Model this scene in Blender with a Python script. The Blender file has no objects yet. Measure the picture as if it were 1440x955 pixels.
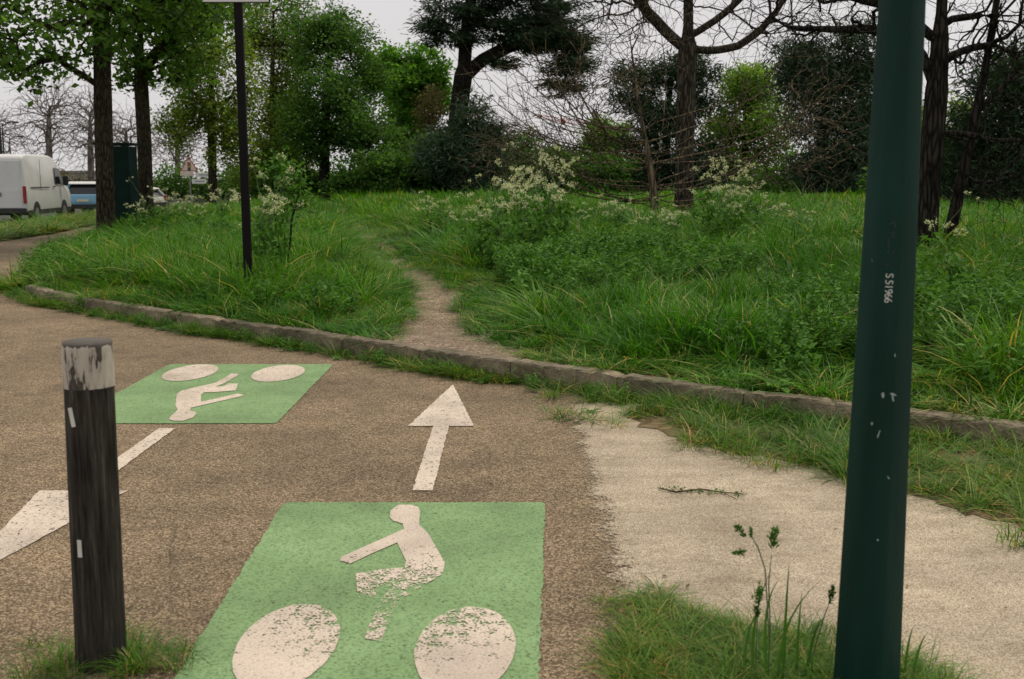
import bpy, bmesh, math, random
import numpy as np
from mathutils import Vector, Matrix

# ------------------------------------------------------------------ camera, sky, sun, exposure
scene = bpy.context.scene
COL = scene.collection
EYE = 1.6
F = 1500.0                      # focal length in photograph pixels (1440 wide)
PITCH = math.radians(8.6)
camd = bpy.data.cameras.new('camera'); cam = bpy.data.objects.new('camera', camd); COL.objects.link(cam)
cam.location = (0, 0, EYE); cam.rotation_euler = (math.radians(90) - PITCH, 0, 0)
camd.sensor_width = 36; camd.lens = 36 * F / 1440
camd.clip_start = 0.05; camd.clip_end = 3000
camd.dof.use_dof = True; camd.dof.focus_distance = 8.5; camd.dof.aperture_fstop = 5.0
scene.camera = cam

SUN_EL, SUN_AZ = math.radians(64), math.radians(35)
world = bpy.data.worlds.new('World'); scene.world = world; world.use_nodes = True
wn = world.node_tree; wn.nodes.clear()
sky = wn.nodes.new('ShaderNodeTexSky'); sky.sky_type = 'NISHITA'; sky.sun_disc = False
sky.sun_elevation = SUN_EL; sky.sun_rotation = SUN_AZ; sky.dust_density = 4.0; sky.air_density = 1.0
hs = wn.nodes.new('ShaderNodeHueSaturation'); hs.inputs['Saturation'].default_value = 0.15
mx = wn.nodes.new('ShaderNodeMix'); mx.data_type = 'RGBA'; mx.inputs[0].default_value = 0.86
sn = wn.nodes.new('ShaderNodeTexNoise'); sn.inputs['Scale'].default_value = 2.2; sn.inputs['Detail'].default_value = 5      # an even bright cloud layer, faintly mottled all round
sr = wn.nodes.new('ShaderNodeValToRGB'); sr.color_ramp.elements[0].position = 0.3; sr.color_ramp.elements[1].position = 0.7
sr.color_ramp.elements[0].color = (0.745, 0.72, 0.725, 1); sr.color_ramp.elements[1].color = (0.82, 0.795, 0.795, 1)
stc = wn.nodes.new('ShaderNodeTexCoord'); wn.links.new(stc.outputs['Generated'], sn.inputs['Vector']); wn.links.new(sn.outputs['Fac'], sr.inputs[0])
sm = wn.nodes.new('ShaderNodeMix'); sm.data_type = 'RGBA'; sm.blend_type = 'MULTIPLY'; sm.inputs[0].default_value = 1.0; sm.inputs[7].default_value = (10, 10, 10, 1)
wn.links.new(sr.outputs[0], sm.inputs[6]); wn.links.new(sm.outputs[2], mx.inputs[7])
bg = wn.nodes.new('ShaderNodeBackground'); bg.inputs['Strength'].default_value = 0.1
wo = wn.nodes.new('ShaderNodeOutputWorld')
wn.links.new(sky.outputs[0], hs.inputs['Color']); wn.links.new(hs.outputs[0], mx.inputs[6])
wn.links.new(mx.outputs[2], bg.inputs['Color']); wn.links.new(bg.outputs[0], wo.inputs['Surface'])
sund = bpy.data.lights.new('sun', 'SUN'); sun = bpy.data.objects.new('sun', sund); COL.objects.link(sun)
sund.energy = 2.0; sund.angle = math.radians(14); sund.color = (1.0, 0.90, 0.74)
sdir = Vector((math.cos(SUN_EL) * math.sin(SUN_AZ), math.cos(SUN_EL) * math.cos(SUN_AZ), math.sin(SUN_EL)))
sun.rotation_euler = (-sdir).to_track_quat('-Z', 'Y').to_euler(); sun.location = (0, 0, 30)
scene.cycles.max_bounces = 6; scene.cycles.diffuse_bounces = 3; scene.cycles.glossy_bounces = 2; scene.cycles.transmission_bounces = 3; scene.cycles.transparent_max_bounces = 6
vs = scene.view_settings
vs.view_transform = 'Standard'; vs.look = 'None'; vs.exposure = 0.0; vs.gamma = 1.0; vs.use_curve_mapping = False

# ------------------------------------------------------------------ helpers
rnd = random.Random(5)
RNG = np.random.default_rng(11)
CP, SP = math.cos(PITCH), math.sin(PITCH)

def ray(px, py):
    u, v = (px - 720) / F, (py - 477.5) / F
    return Vector((u, CP - v * SP, -SP - v * CP))       # right, forward, up

def G(px, py, z=0.0):                                   # pixel -> point on the level z
    r = ray(px, py); t = (z - EYE) / r.z
    return Vector((r.x * t, r.y * t, z))

def P(px, py, d):                                       # pixel -> point at distance d ahead
    r = ray(px, py); t = d / r.y
    return Vector((r.x * t, d, EYE + r.z * t))

def ppm(d): return F / d                                # pixels per metre, roughly

def tag(o, label=None, cat=None, group=None, kind=None):
    if label: o['label'] = label
    if cat: o['category'] = cat
    if group: o['group'] = group
    if kind: o['kind'] = kind
    return o

def link(name, me, mat=None, parent=None, loc=None):
    o = bpy.data.objects.new(name, me); COL.objects.link(o)
    if mat is not None and me is not None and len(me.materials) == 0: me.materials.append(mat)
    if parent is not None: o.parent = parent
    if loc is not None: o.location = loc
    return o

def empty(name, loc=(0, 0, 0), rz=0):
    o = bpy.data.objects.new(name, None); COL.objects.link(o)
    o.empty_display_size = 0.2; o.location = loc; o.rotation_euler = (0, 0, rz)
    return o

def copy_tree(o, parent=None):
    c = o.copy(); COL.objects.link(c); c.parent = parent
    for ch in list(o.children): copy_tree(ch, c)
    return c

def mesh_np(name, V, Fq=None, Ft=None, smooth=False, attrs=None):
    """mesh from numpy arrays of quads and triangles"""
    me = bpy.data.meshes.new(name)
    V = np.asarray(V, np.float32)
    me.vertices.add(len(V)); me.vertices.foreach_set('co', V.ravel())
    idx, starts, tot, off = [], [], [], 0
    for Fa, k in ((Fq, 4), (Ft, 3)):
        if Fa is None or len(Fa) == 0: continue
        Fa = np.asarray(Fa, np.int32); idx.append(Fa.ravel())
        starts.append(off + np.arange(len(Fa), dtype=np.int32) * k); tot.append(np.full(len(Fa), k, np.int32)); off += Fa.size
    idx = np.concatenate(idx); starts = np.concatenate(starts); tot = np.concatenate(tot)
    me.loops.add(len(idx)); me.loops.foreach_set('vertex_index', idx)
    me.polygons.add(len(starts)); me.polygons.foreach_set('loop_start', starts); me.polygons.foreach_set('loop_total', tot)
    if smooth: me.polygons.foreach_set('use_smooth', np.ones(len(starts), bool))
    if attrs:
        for k, a in attrs.items():
            at = me.attributes.new(k, 'FLOAT', 'POINT'); at.data.foreach_set('value', np.asarray(a, np.float32))
    me.update(calc_edges=True); me.validate()
    return me

class MB:
    """collects boxes, tubes and prisms, builds one mesh"""
    def __init__(s): s.bm = bmesh.new()
    def box(s, c, size, rz=0, bevel=0, M=None):
        r = bmesh.ops.create_cube(s.bm, size=1.0); vs_ = r['verts']
        T = Matrix.Translation(c) @ Matrix.Rotation(rz, 4, 'Z') @ Matrix.Diagonal((*size, 1))
        if M is not None: T = M @ T
        bmesh.ops.transform(s.bm, matrix=T, verts=vs_)
        if bevel:
            es = list({e for v in vs_ for e in v.link_edges})
            bmesh.ops.bevel(s.bm, geom=es, offset=bevel, segments=2, affect='EDGES', profile=0.5)
        return s
    def tube(s, pts, rad, n=10, cap=True):
        pts = [Vector(p) for p in pts]; rings = []
        if not hasattr(rad, '__len__'): rad = [rad] * len(pts)
        for i, p in enumerate(pts):
            t = (pts[min(i + 1, len(pts) - 1)] - pts[max(i - 1, 0)]).normalized()
            ref = Vector((1, 0, 0)) if abs(t.x) < 0.8 else Vector((0, 1, 0))
            u = t.cross(ref).normalized(); v = t.cross(u)
            rings.append([s.bm.verts.new(p + (u * math.cos(2 * math.pi * k / n) + v * math.sin(2 * math.pi * k / n)) * rad[i]) for k in range(n)])
        for a, b in zip(rings, rings[1:]):
            for k in range(n): s.bm.faces.new((a[k], a[(k + 1) % n], b[(k + 1) % n], b[k]))
        if cap: s.bm.faces.new(rings[0][::-1]); s.bm.faces.new(rings[-1])
        return s
    def prism(s, poly, axis, a, b, bevel=0, shape=None):
        """poly of 2-D points extruded along axis ('x','y' or 'z') from a to b"""
        def mk(p, t):
            return {'x': (t, p[0], p[1]), 'y': (p[0], t, p[1]), 'z': (p[0], p[1], t)}[axis]
        A = [s.bm.verts.new(mk(p, a)) for p in poly]; B = [s.bm.verts.new(mk(p, b)) for p in poly]
        fs = [s.bm.faces.new(A[::-1]), s.bm.faces.new(B)]
        n = len(poly)
        for k in range(n): fs.append(s.bm.faces.new((A[k], A[(k + 1) % n], B[(k + 1) % n], B[k])))
        if shape:
            for v in A + B: v.co = Vector(shape(v.co))
        bmesh.ops.recalc_face_normals(s.bm, faces=fs)
        if bevel:
            es = list({e for f in fs for e in f.edges})
            bmesh.ops.bevel(s.bm, geom=es, offset=bevel, segments=3, affect='EDGES', profile=0.5)
        return s
    def build(s, name, mat, parent=None, smooth=False, loc=None):
        bmesh.ops.recalc_face_normals(s.bm, faces=s.bm.faces[:])
        me = bpy.data.meshes.new(name); s.bm.to_mesh(me); s.bm.free()
        if smooth:
            for p in me.polygons: p.use_smooth = True
        return link(name, me, mat, parent, loc)

def smooth01(a, b, x):
    t = np.clip((np.asarray(x, float) - a) / (b - a), 0, 1); return t * t * (3 - 2 * t)

def wob(x, y, k=1.0, seed=0.0):                         # cheap smooth noise in -1..1
    x = np.asarray(x, float) * k; y = np.asarray(y, float) * k
    return (np.sin(x * 1.7 + 1.3 * np.sin(y * 1.1 + seed) + seed) + np.sin(y * 2.1 + 1.7 * np.sin(x * 0.9 - seed) + 2.0 * seed)
            + 0.6 * np.sin(3.7 * x + 2.9 * y + seed * 3) + 0.5 * np.sin(5.3 * y - 4.1 * x + seed)) / 3.1

# ------------------------------------------------------------------ materials
def new_mat(name):
    m = bpy.data.materials.new(name); m.use_nodes = True
    nt = m.node_tree; b = nt.nodes['Principled BSDF']
    return m, nt, b

def N(nt, typ, **kw):
    n = nt.nodes.new(typ)
    for k, v in kw.items():
        if k.startswith('in_'):
            key = k[3:]; n.inputs[int(key) if key.isdigit() else key].default_value = v
        else: setattr(n, k, v)
    return n

def ramp(nt, fac, stops):
    r = nt.nodes.new('ShaderNodeValToRGB'); e = r.color_ramp.elements
    while len(e) < len(stops): e.new(0.5)
    for el, (p, c) in zip(e, stops):
        el.position = p; el.color = (*c, 1) if len(c) == 3 else c
    nt.links.new(fac, r.inputs[0]); return r.outputs[0]

def coords(nt, scale=(1, 1, 1), kind='Object'):
    t = nt.nodes.new('ShaderNodeTexCoord'); mp = nt.nodes.new('ShaderNodeMapping'); mp.inputs['Scale'].default_value = scale
    nt.links.new(t.outputs[kind], mp.inputs[0]); return mp.outputs[0]

def noise(nt, vec, scale, detail=4, rough=0.55):
    n = N(nt, 'ShaderNodeTexNoise'); n.inputs['Scale'].default_value = scale; n.inputs['Detail'].default_value = detail
    n.inputs['Roughness'].default_value = rough
    nt.links.new(vec, n.inputs['Vector']); return n.outputs['Fac']

def mixc(nt, fac, a, b, blend='MIX'):
    m = nt.nodes.new('ShaderNodeMix'); m.data_type = 'RGBA'; m.blend_type = blend
    for s_, v in ((0, fac), (6, a), (7, b)):
        if hasattr(v, 'is_linked'): nt.links.new(v, m.inputs[s_])
        elif isinstance(v, (int, float)): m.inputs[s_].default_value = v
        else: m.inputs[s_].default_value = (*v, 1)
    return m.outputs[2]

def math_(nt, op, a, b=0.0, clamp=False):
    m = nt.nodes.new('ShaderNodeMath'); m.operation = op; m.use_clamp = clamp
    for i, v in enumerate((a, b)):
        if hasattr(v, 'is_linked'): nt.links.new(v, m.inputs[i])
        else: m.inputs[i].default_value = v
    return m.outputs[0]

def bump(nt, b, h, strength=0.5, dist=0.01):
    bp = nt.nodes.new('ShaderNodeBump'); bp.inputs['Strength'].default_value = strength; bp.inputs['Distance'].default_value = dist
    nt.links.new(h, bp.inputs['Height']); nt.links.new(bp.outputs[0], b.inputs['Normal'])

def simple(name, col, rough=0.6, metal=0.0, var=0.15, scale=8, spec=0.5):
    m, nt, b = new_mat(name); v = coords(nt)
    n = noise(nt, v, scale)
    c = ramp(nt, n, [(0.3, tuple(x * (1 - var) for x in col)), (0.7, tuple(min(1, x * (1 + var)) for x in col))])
    nt.links.new(c, b.inputs['Base Color']); b.inputs['Roughness'].default_value = rough; b.inputs['Metallic'].default_value = metal
    b.inputs['Specular IOR Level'].default_value = spec
    return m

def wn2(nt, v, s):
    n = N(nt, 'ShaderNodeTexNoise'); n.inputs['Scale'].default_value = s; n.inputs['Detail'].default_value = 5; nt.links.new(v, n.inputs['Vector']); return n.outputs['Color']

def aggregate(name, stops, cell, big, bumpd, rough=0.9, big_amt=0.35, stain=0.0):
    """loose or bound stones: one colour for each stone, large soft patches of tone, relief"""
    m, nt, b = new_mat(name); v = coords(nt)
    vo = N(nt, 'ShaderNodeTexVoronoi'); vo.inputs['Scale'].default_value = cell; vo.inputs['Randomness'].default_value = 1
    # bend the cells a little so the stones are not polygons
    wn_ = N(nt, 'ShaderNodeTexNoise'); wn_.inputs['Scale'].default_value = cell * 1.3; nt.links.new(v, wn_.inputs['Vector'])
    va = N(nt, 'ShaderNodeVectorMath', operation='MULTIPLY_ADD'); va.inputs[1].default_value = (0.6 / cell,) * 3
    nt.links.new(wn_.outputs['Color'], va.inputs[0]); nt.links.new(v, va.inputs[2]); nt.links.new(va.outputs[0], vo.inputs['Vector'])
    sep = N(nt, 'ShaderNodeSeparateColor'); nt.links.new(vo.outputs['Color'], sep.inputs[0])
    c = ramp(nt, sep.outputs[0], stops)
    gap = ramp(nt, vo.outputs['Distance'], [(0.3, (1, 1, 1)), (0.75, (0.35, 0.33, 0.31))])
    c = mixc(nt, 0.85, c, gap, 'MULTIPLY')
    bn = ramp(nt, noise(nt, v, big, 5, 0.6), [(0.3, (1 - big_amt,) * 3), (0.7, (1 + big_amt * 0.6,) * 3)])
    c = mixc(nt, 1.0, c, bn, 'MULTIPLY')
    if stain:
        st = ramp(nt, noise(nt, v, 3.3, 8, 0.7), [(0.28, (1 - stain,) * 3), (0.5, (1, 1, 1)), (0.74, (1 + stain * .7, 1 + stain * .62, 1 + stain * .5))])
        c = mixc(nt, 1.0, c, st, 'MULTIPLY')
        cv = N(nt, 'ShaderNodeTexVoronoi', feature='DISTANCE_TO_EDGE'); cv.inputs['Scale'].default_value = 0.55; nt.links.new(mixc(nt, 0.12, v, wn2(nt, v, 2.5)), cv.inputs['Vector'])
        c = mixc(nt, ramp(nt, cv.outputs['Distance'], [(0.0, (0.3, 0.3, 0.3)), (0.004, (0, 0, 0))]), c, (0.05, 0.04, 0.03))
    nt.links.new(c, b.inputs['Base Color']); b.inputs['Roughness'].default_value = rough
    b.inputs['Specular IOR Level'].default_value = 0.25
    h = math_(nt, 'SUBTRACT', math_(nt, 'MULTIPLY', sep.outputs[1], 0.6), vo.outputs['Distance'])
    bump(nt, b, h, 0.8, bumpd)
    return m

M = {}
M['asphalt'] = aggregate('asphalt', [(0.0, (0.14, 0.10, 0.06)), (0.3, (0.23, 0.168, 0.101)), (0.7, (0.40, 0.300, 0.186)), (1.0, (0.56, 0.44, 0.295))], 125, 0.55, 0.006, stain=0.3)
M['sand'] = aggregate('sand', [(0.0, (0.45, 0.365, 0.255)), (0.5, (0.61, 0.51, 0.37)), (1.0, (0.75, 0.645, 0.49))], 170, 1.6, 0.004, big_amt=0.3)
def sand_edge(m):
    nt = m.node_tree; b = nt.nodes['Principled BSDF']; v = coords(nt); out = nt.nodes['Material Output']
    sp = N(nt, 'ShaderNodeSeparateXYZ'); nt.links.new(v, sp.inputs[0])
    a = math_(nt, 'MULTIPLY', math_(nt, 'SUBTRACT', sp.outputs[0], 0.42), 7.0)
    a = math_(nt, 'ADD', a, math_(nt, 'MULTIPLY', math_(nt, 'SUBTRACT', noise(nt, v, 5, 6, 0.7), 0.5), 2.4))
    a = math_(nt, 'ADD', a, math_(nt, 'MULTIPLY', math_(nt, 'SUBTRACT', noise(nt, v, 80, 3, 0.7), 0.5), 2.6))
    a = math_(nt, 'MULTIPLY', math_(nt, 'ADD', a, 0.1), 2.5, True)
    old = b.inputs['Base Color'].links[0].from_socket
    vo = N(nt, 'ShaderNodeTexVoronoi'); vo.inputs['Scale'].default_value = 16; nt.links.new(v, vo.inputs['Vector'])
    c = mixc(nt, ramp(nt, vo.outputs['Distance'], [(0.05, (0.75, 0.75, 0.75)), (0.10, (0, 0, 0))]), old, (0.12, 0.09, 0.06))
    st = ramp(nt, noise(nt, coords(nt, (1, 2.2, 1)), 4.5, 8, 0.72), [(0.3, (0.78, 0.75, 0.70)), (0.5, (1.04, 1.04, 1.04)), (0.75, (1.18, 1.18, 1.18))])
    c = mixc(nt, 1.0, c, st, 'MULTIPLY'); nt.links.new(c, b.inputs['Base Color'])
    tr = nt.nodes.new('ShaderNodeBsdfTransparent'); ms = nt.nodes.new('ShaderNodeMixShader')
    nt.links.new(a, ms.inputs[0]); nt.links.new(tr.outputs[0], ms.inputs[1]); nt.links.new(b.outputs[0], ms.inputs[2]); nt.links.new(ms.outputs[0], out.inputs['Surface'])
sand_edge(M['sand'])
M['dirt'] = aggregate('dirt', [(0.0, (0.22, 0.155, 0.10)), (0.5, (0.38, 0.28, 0.19)), (0.9, (0.50, 0.39, 0.28)), (1.0, (0.66, 0.56, 0.43))], 55, 1.6, 0.012)
M['road'] = aggregate('road', [(0.0, (0.05, 0.05, 0.05)), (1.0, (0.13, 0.125, 0.12))], 60, 0.3, 0.005)
M['soil'] = simple('soil', (0.030, 0.032, 0.012), 1.0, var=0.6, scale=5, spec=0.1)
M['verge_soil'] = simple('verge_soil', (0.16, 0.115, 0.065), 1.0, var=0.5, scale=14, spec=0.1)

def kerb_mat():
    m, nt, b = new_mat('kerb_stone'); v = coords(nt)
    n1 = noise(nt, v, 4, 6, 0.7); n2 = noise(nt, v, 60, 3)
    c = ramp(nt, n1, [(0.3, (0.085, 0.068, 0.046)), (0.5, (0.20, 0.165, 0.115)), (0.75, (0.36, 0.295, 0.21))])
    c = mixc(nt, 0.5, c, ramp(nt, n2, [(0.35, (0.5, 0.5, 0.5)), (0.65, (1.2, 1.2, 1.2))]), 'MULTIPLY')
    oi = N(nt, 'ShaderNodeObjectInfo'); c = mixc(nt, 1.0, c, ramp(nt, oi.outputs['Random'], [(0, (0.75, 0.75, 0.72)), (1, (1.3, 1.28, 1.22))]), 'MULTIPLY')
    c = mixc(nt, ramp(nt, noise(nt, coords(nt, (1, 1, 2)), 6, 5, 0.7), [(0.52, (0, 0, 0)), (0.68, (0.7, 0.7, 0.7))]), c, (0.045, 0.05, 0.018))
    nt.links.new(c, b.inputs['Base Color']); b.inputs['Roughness'].default_value = 0.95
    bump(nt, b, math_(nt, 'ADD', n1, n2), 0.8, 0.015); return m
M['kerb'] = kerb_mat()

def paint(name, col, wear=0.42, focus=None, speck=0.10, shift=0.0):
    """road paint that lets the surface below show where it has worn off"""
    m, nt, b = new_mat(name); v = coords(nt); v.node.inputs['Location'].default_value = (shift, shift * 1.7, 0)
    big = noise(nt, v, 1.7, 5, 0.6); fine = noise(nt, v, 95, 3, 0.6); mid = noise(nt, v, 22, 5, 0.7)
    c = ramp(nt, big, [(0.28, tuple(x * 0.70 for x in col)), (0.5, tuple(x * 0.98 for x in col)), (0.72, tuple(min(1, x * 1.12 + 0.03) for x in col))])
    c = mixc(nt, speck * 4, c, ramp(nt, fine, [(0.36, (0.45, 0.42, 0.36)), (0.5, (1, 1, 1)), (0.72, (1.18, 1.15, 1.1))]), 'MULTIPLY')
    nt.links.new(c, b.inputs['Base Color']); b.inputs['Roughness'].default_value = 0.8
    b.inputs['Specular IOR Level'].default_value = 0.3
    bump(nt, b, math_(nt, 'ADD', fine, mid), 0.6, 0.005)
    vo = N(nt, 'ShaderNodeTexVoronoi'); vo.inputs['Scale'].default_value = 105; nt.links.new(v, vo.inputs['Vector'])
    pit = math_(nt, 'MULTIPLY', math_(nt, 'SUBTRACT', vo.outputs['Distance'], 0.45), -0.22)
    keep = math_(nt, 'ADD', math_(nt, 'ADD', math_(nt, 'MULTIPLY', mid, 0.6), math_(nt, 'MULTIPLY', fine, 0.4)), pit)
    thr = wear
    if focus:
        (fx, fy), rad, amt = focus
        t = nt.nodes.new('ShaderNodeTexCoord'); vm = N(nt, 'ShaderNodeVectorMath', operation='DISTANCE')
        nt.links.new(t.outputs['Object'], vm.inputs[0]); vm.inputs[1].default_value = (fx, fy, 0)
        fall = math_(nt, 'MULTIPLY', math_(nt, 'SUBTRACT', 1.0, math_(nt, 'DIVIDE', vm.outputs['Value'], rad), True), amt)
        thr = math_(nt, 'ADD', fall, wear)
    a = math_(nt, 'MULTIPLY', math_(nt, 'SUBTRACT', keep, thr), 14.0, True)
    tr = nt.nodes.new('ShaderNodeBsdfTransparent'); ms = nt.nodes.new('ShaderNodeMixShader')
    out = nt.nodes['Material Output']
    nt.links.new(a, ms.inputs[0]); nt.links.new(tr.outputs[0], ms.inputs[1]); nt.links.new(b.outputs[0], ms.inputs[2])
    nt.links.new(ms.outputs[0], out.inputs['Surface'])
    return m
GREEN = (0.20, 0.325, 0.14); WHITE = (0.62, 0.525, 0.43)
M['green_paint'] = paint('green_paint', GREEN, 0.285, speck=0.2, shift=37.3)
M['white_paint'] = paint('white_paint', WHITE, 0.345, speck=0.12)
M['worn_white'] = paint('worn_white_paint', WHITE, 0.30, ((-0.42, 3.85), 0.66, 0.23))

def bark_mat(name, dark, light, scale=10, moss=None):
    m, nt, b = new_mat(name); v = coords(nt, (1, 1, 0.16))
    n1 = noise(nt, v, scale * 1.6, 7, 0.75); n2 = noise(nt, coords(nt), scale * 5, 3); n3 = noise(nt, coords(nt), 1.3, 4)
    vo = N(nt, 'ShaderNodeTexVoronoi', feature='DISTANCE_TO_EDGE'); vo.inputs['Scale'].default_value = scale * 2.2
    nt.links.new(mixc(nt, 0.08, v, wn2(nt, v, scale)), vo.inputs['Vector'])
    ridge = math_(nt, 'MULTIPLY', vo.outputs['Distance'], 4.0, True)
    k = math_(nt, 'ADD', math_(nt, 'MULTIPLY', n1, 0.6), math_(nt, 'MULTIPLY', ridge, 0.4))
    c = ramp(nt, k, [(0.28, tuple(x * 0.6 for x in dark)), (0.5, tuple((x + y) * .5 for x, y in zip(dark, light))), (0.74, tuple(x * 1.25 for x in light))])
    c = mixc(nt, 0.7, c, ramp(nt, n3, [(0.3, (0.65, 0.65, 0.62)), (0.7, (1.25, 1.25, 1.2))]), 'MULTIPLY')
    if moss: c = mixc(nt, ramp(nt, n3, [(0.5, (0, 0, 0)), (0.7, (0.6, 0.6, 0.6))]), c, moss)
    nt.links.new(c, b.inputs['Base Color']); b.inputs['Roughness'].default_value = 0.95; b.inputs['Specular IOR Level'].default_value = 0.1
    bump(nt, b, math_(nt, 'ADD', k, math_(nt, 'MULTIPLY', n2, 0.25)), 1.0, 0.05); return m
M['bark'] = bark_mat('bark_grey_brown', (0.022, 0.018, 0.014), (0.10, 0.085, 0.066))
M['bark_dark'] = bark_mat('bark_dark', (0.009, 0.008, 0.0065), (0.042, 0.037, 0.029), 9)
M['bark_street'] = bark_mat('bark_street', (0.018, 0.015, 0.011), (0.08, 0.066, 0.046), 12, (0.05, 0.06, 0.02))
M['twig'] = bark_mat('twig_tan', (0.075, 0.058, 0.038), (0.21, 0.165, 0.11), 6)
M['twig_far_hazy'] = bark_mat('twig_far_hazy', (0.14, 0.115, 0.10), (0.25, 0.21, 0.185), 3)  # paler bark for far trees: distance haze put into the colour

def leaf_mat(name, dark, light, trans=0.35, rough=0.6, inst=True, vary=1.0):
    m, nt, b = new_mat(name)
    at = N(nt, 'ShaderNodeAttribute', attribute_name='tint')
    f = at.outputs['Fac']
    if inst:
        oi = N(nt, 'ShaderNodeObjectInfo')
        f = math_(nt, 'ADD', math_(nt, 'MULTIPLY', f, 0.65), math_(nt, 'MULTIPLY', oi.outputs['Random'], 0.35))
    c = ramp(nt, f, [(0.05, dark), (0.9, light)])
    nt.links.new(c, b.inputs['Base Color']); b.inputs['Roughness'].default_value = rough; b.inputs['Specular IOR Level'].default_value = 0.12
    tl = nt.nodes.new('ShaderNodeBsdfTranslucent'); nt.links.new(mixc(nt, 1.0, c, (1.25, 1.3, 0.6), 'MULTIPLY'), tl.inputs['Color'])
    ms = nt.nodes.new('ShaderNodeMixShader'); ms.inputs[0].default_value = trans
    nt.links.new(b.outputs[0], ms.inputs[1]); nt.links.new(tl.outputs[0], ms.inputs[2])
    nt.links.new(ms.outputs[0], nt.nodes['Material Output'].inputs['Surface'])
    return m
def grass_mat(name, dark, light, dry):
    m, nt, b = new_mat(name)
    at = N(nt, 'ShaderNodeAttribute', attribute_name='tint'); oi = N(nt, 'ShaderNodeObjectInfo')
    f = math_(nt, 'ADD', math_(nt, 'MULTIPLY', at.outputs['Fac'], 0.6), math_(nt, 'MULTIPLY', oi.outputs['Random'], 0.32))
    ge = N(nt, 'ShaderNodeNewGeometry'); pn = noise(nt, ge.outputs['Position'], 0.75, 4, 0.6)
    f = math_(nt, 'ADD', f, math_(nt, 'MULTIPLY', math_(nt, 'SUBTRACT', pn, 0.5), 0.5))
    f = math_(nt, 'MINIMUM', f, math_(nt, 'ADD', math_(nt, 'MULTIPLY', math_(nt, 'GREATER_THAN', at.outputs['Fac'], 1.4), 9.0), 0.93))
    c = ramp(nt, f, [(0.05, dark), (0.75, light), (0.935, tuple(x * 1.25 for x in light)), (0.96, dry)])
    hue = ramp(nt, noise(nt, ge.outputs['Position'], 0.45, 3), [(0.38, (0.75, 0.95, 0.95)), (0.62, (1.25, 1.08, 0.8))])
    c = mixc(nt, 0.8, c, hue, 'MULTIPLY')
    nt.links.new(c, b.inputs['Base Color']); b.inputs['Roughness'].default_value = 0.5; b.inputs['Specular IOR Level'].default_value = 0.22
    tl = nt.nodes.new('ShaderNodeBsdfTranslucent'); nt.links.new(mixc(nt, 1.0, c, (1.2, 1.3, 0.6), 'MULTIPLY'), tl.inputs['Color'])
    ms = nt.nodes.new('ShaderNodeMixShader'); ms.inputs[0].default_value = 0.35
    nt.links.new(b.outputs[0], ms.inputs[1]); nt.links.new(tl.outputs[0], ms.inputs[2])
    nt.links.new(ms.outputs[0], nt.nodes['Material Output'].inputs['Surface'])
    return m
M['grass'] = grass_mat('grass_blades', (0.012, 0.058, 0.003), (0.115, 0.30, 0.020), (0.44, 0.36, 0.13))
M['verge'] = grass_mat('verge_blades', (0.020, 0.07, 0.005), (0.135, 0.275, 0.026), (0.46, 0.33, 0.13))
M['weed'] = leaf_mat('weed_leaf', (0.018, 0.07, 0.008), (0.13, 0.29, 0.045), 0.3)
M['leaf_street'] = leaf_mat('leaf_street', (0.034, 0.085, 0.016), (0.14, 0.26, 0.05), 0.5, inst=False)
M['leaf_olive'] = leaf_mat('leaf_olive', (0.055, 0.105, 0.016), (0.24, 0.33, 0.06), 0.5, inst=False)
M['leaf_dark'] = leaf_mat('leaf_dark', (0.022, 0.072, 0.013), (0.12, 0.24, 0.048), 0.45, inst=False)
M['leaf_bright'] = leaf_mat('leaf_bright', (0.045, 0.14, 0.014), (0.17, 0.36, 0.05), 0.5, inst=False)
M['leaf_lime'] = leaf_mat('leaf_lime', (0.07, 0.15, 0.02), (0.24, 0.38, 0.07), 0.5, inst=False)
M['leaf_brown'] = leaf_mat('leaf_brown', (0.07, 0.062, 0.025), (0.2, 0.17, 0.07), 0.35, inst=False)
M['needle'] = leaf_mat('needle_dark', (0.014, 0.034, 0.015), (0.062, 0.105, 0.05), 0.12, inst=False)
M['needle_blue'] = leaf_mat('needle_blue', (0.02, 0.044, 0.024), (0.085, 0.135, 0.075), 0.12, inst=False)
M['umbel'] = leaf_mat('umbel_white', (0.38, 0.42, 0.22), (0.72, 0.72, 0.56), 0.3, inst=False)
M['flower'] = simple('yellow_flower', (0.6, 0.42, 0.02), 0.6)
M['stem'] = simple('stem_green', (0.07, 0.12, 0.035), 0.6, var=0.3)

# ------------------------------------------------------------------ the lie of the land
_kx = np.array([-60, -40, -22, -16.5, -15, -14, -13, -11.6, -10.6, -9.6, -8.3, -7.2, -6.3, -4.5, -2.7, -1.3, -0.1, 1.37, 3.05, 6, 10, 16, 30, 60], float)
_ky = np.array([170, 140, 110, 92, 75, 60, 45, 33, 27, 22, 18, 15.6, 14.0, 12.3, 10.7, 9.5, 8.5, 7.35, 6.2, 4.5, 2.4, -0.5, -6, -16], float)
_sx = np.arange(-60, 60, 0.05); _sy = np.interp(_sx, _kx, _ky)
_kr = np.exp(-0.5 * (np.arange(-24, 25) / 9.0) ** 2); _kr /= _kr.sum()
_sy = np.convolve(np.pad(_sy, 24, mode='edge'), _kr, mode='valid')
_sg = np.gradient(_sy, _sx)
def fk(x): return np.interp(x, _sx, _sy)
def sdist(x, y):
    return (np.asarray(y, float) - fk(x)) / np.sqrt(1 + np.interp(x, _sx, _sg) ** 2)
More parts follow.
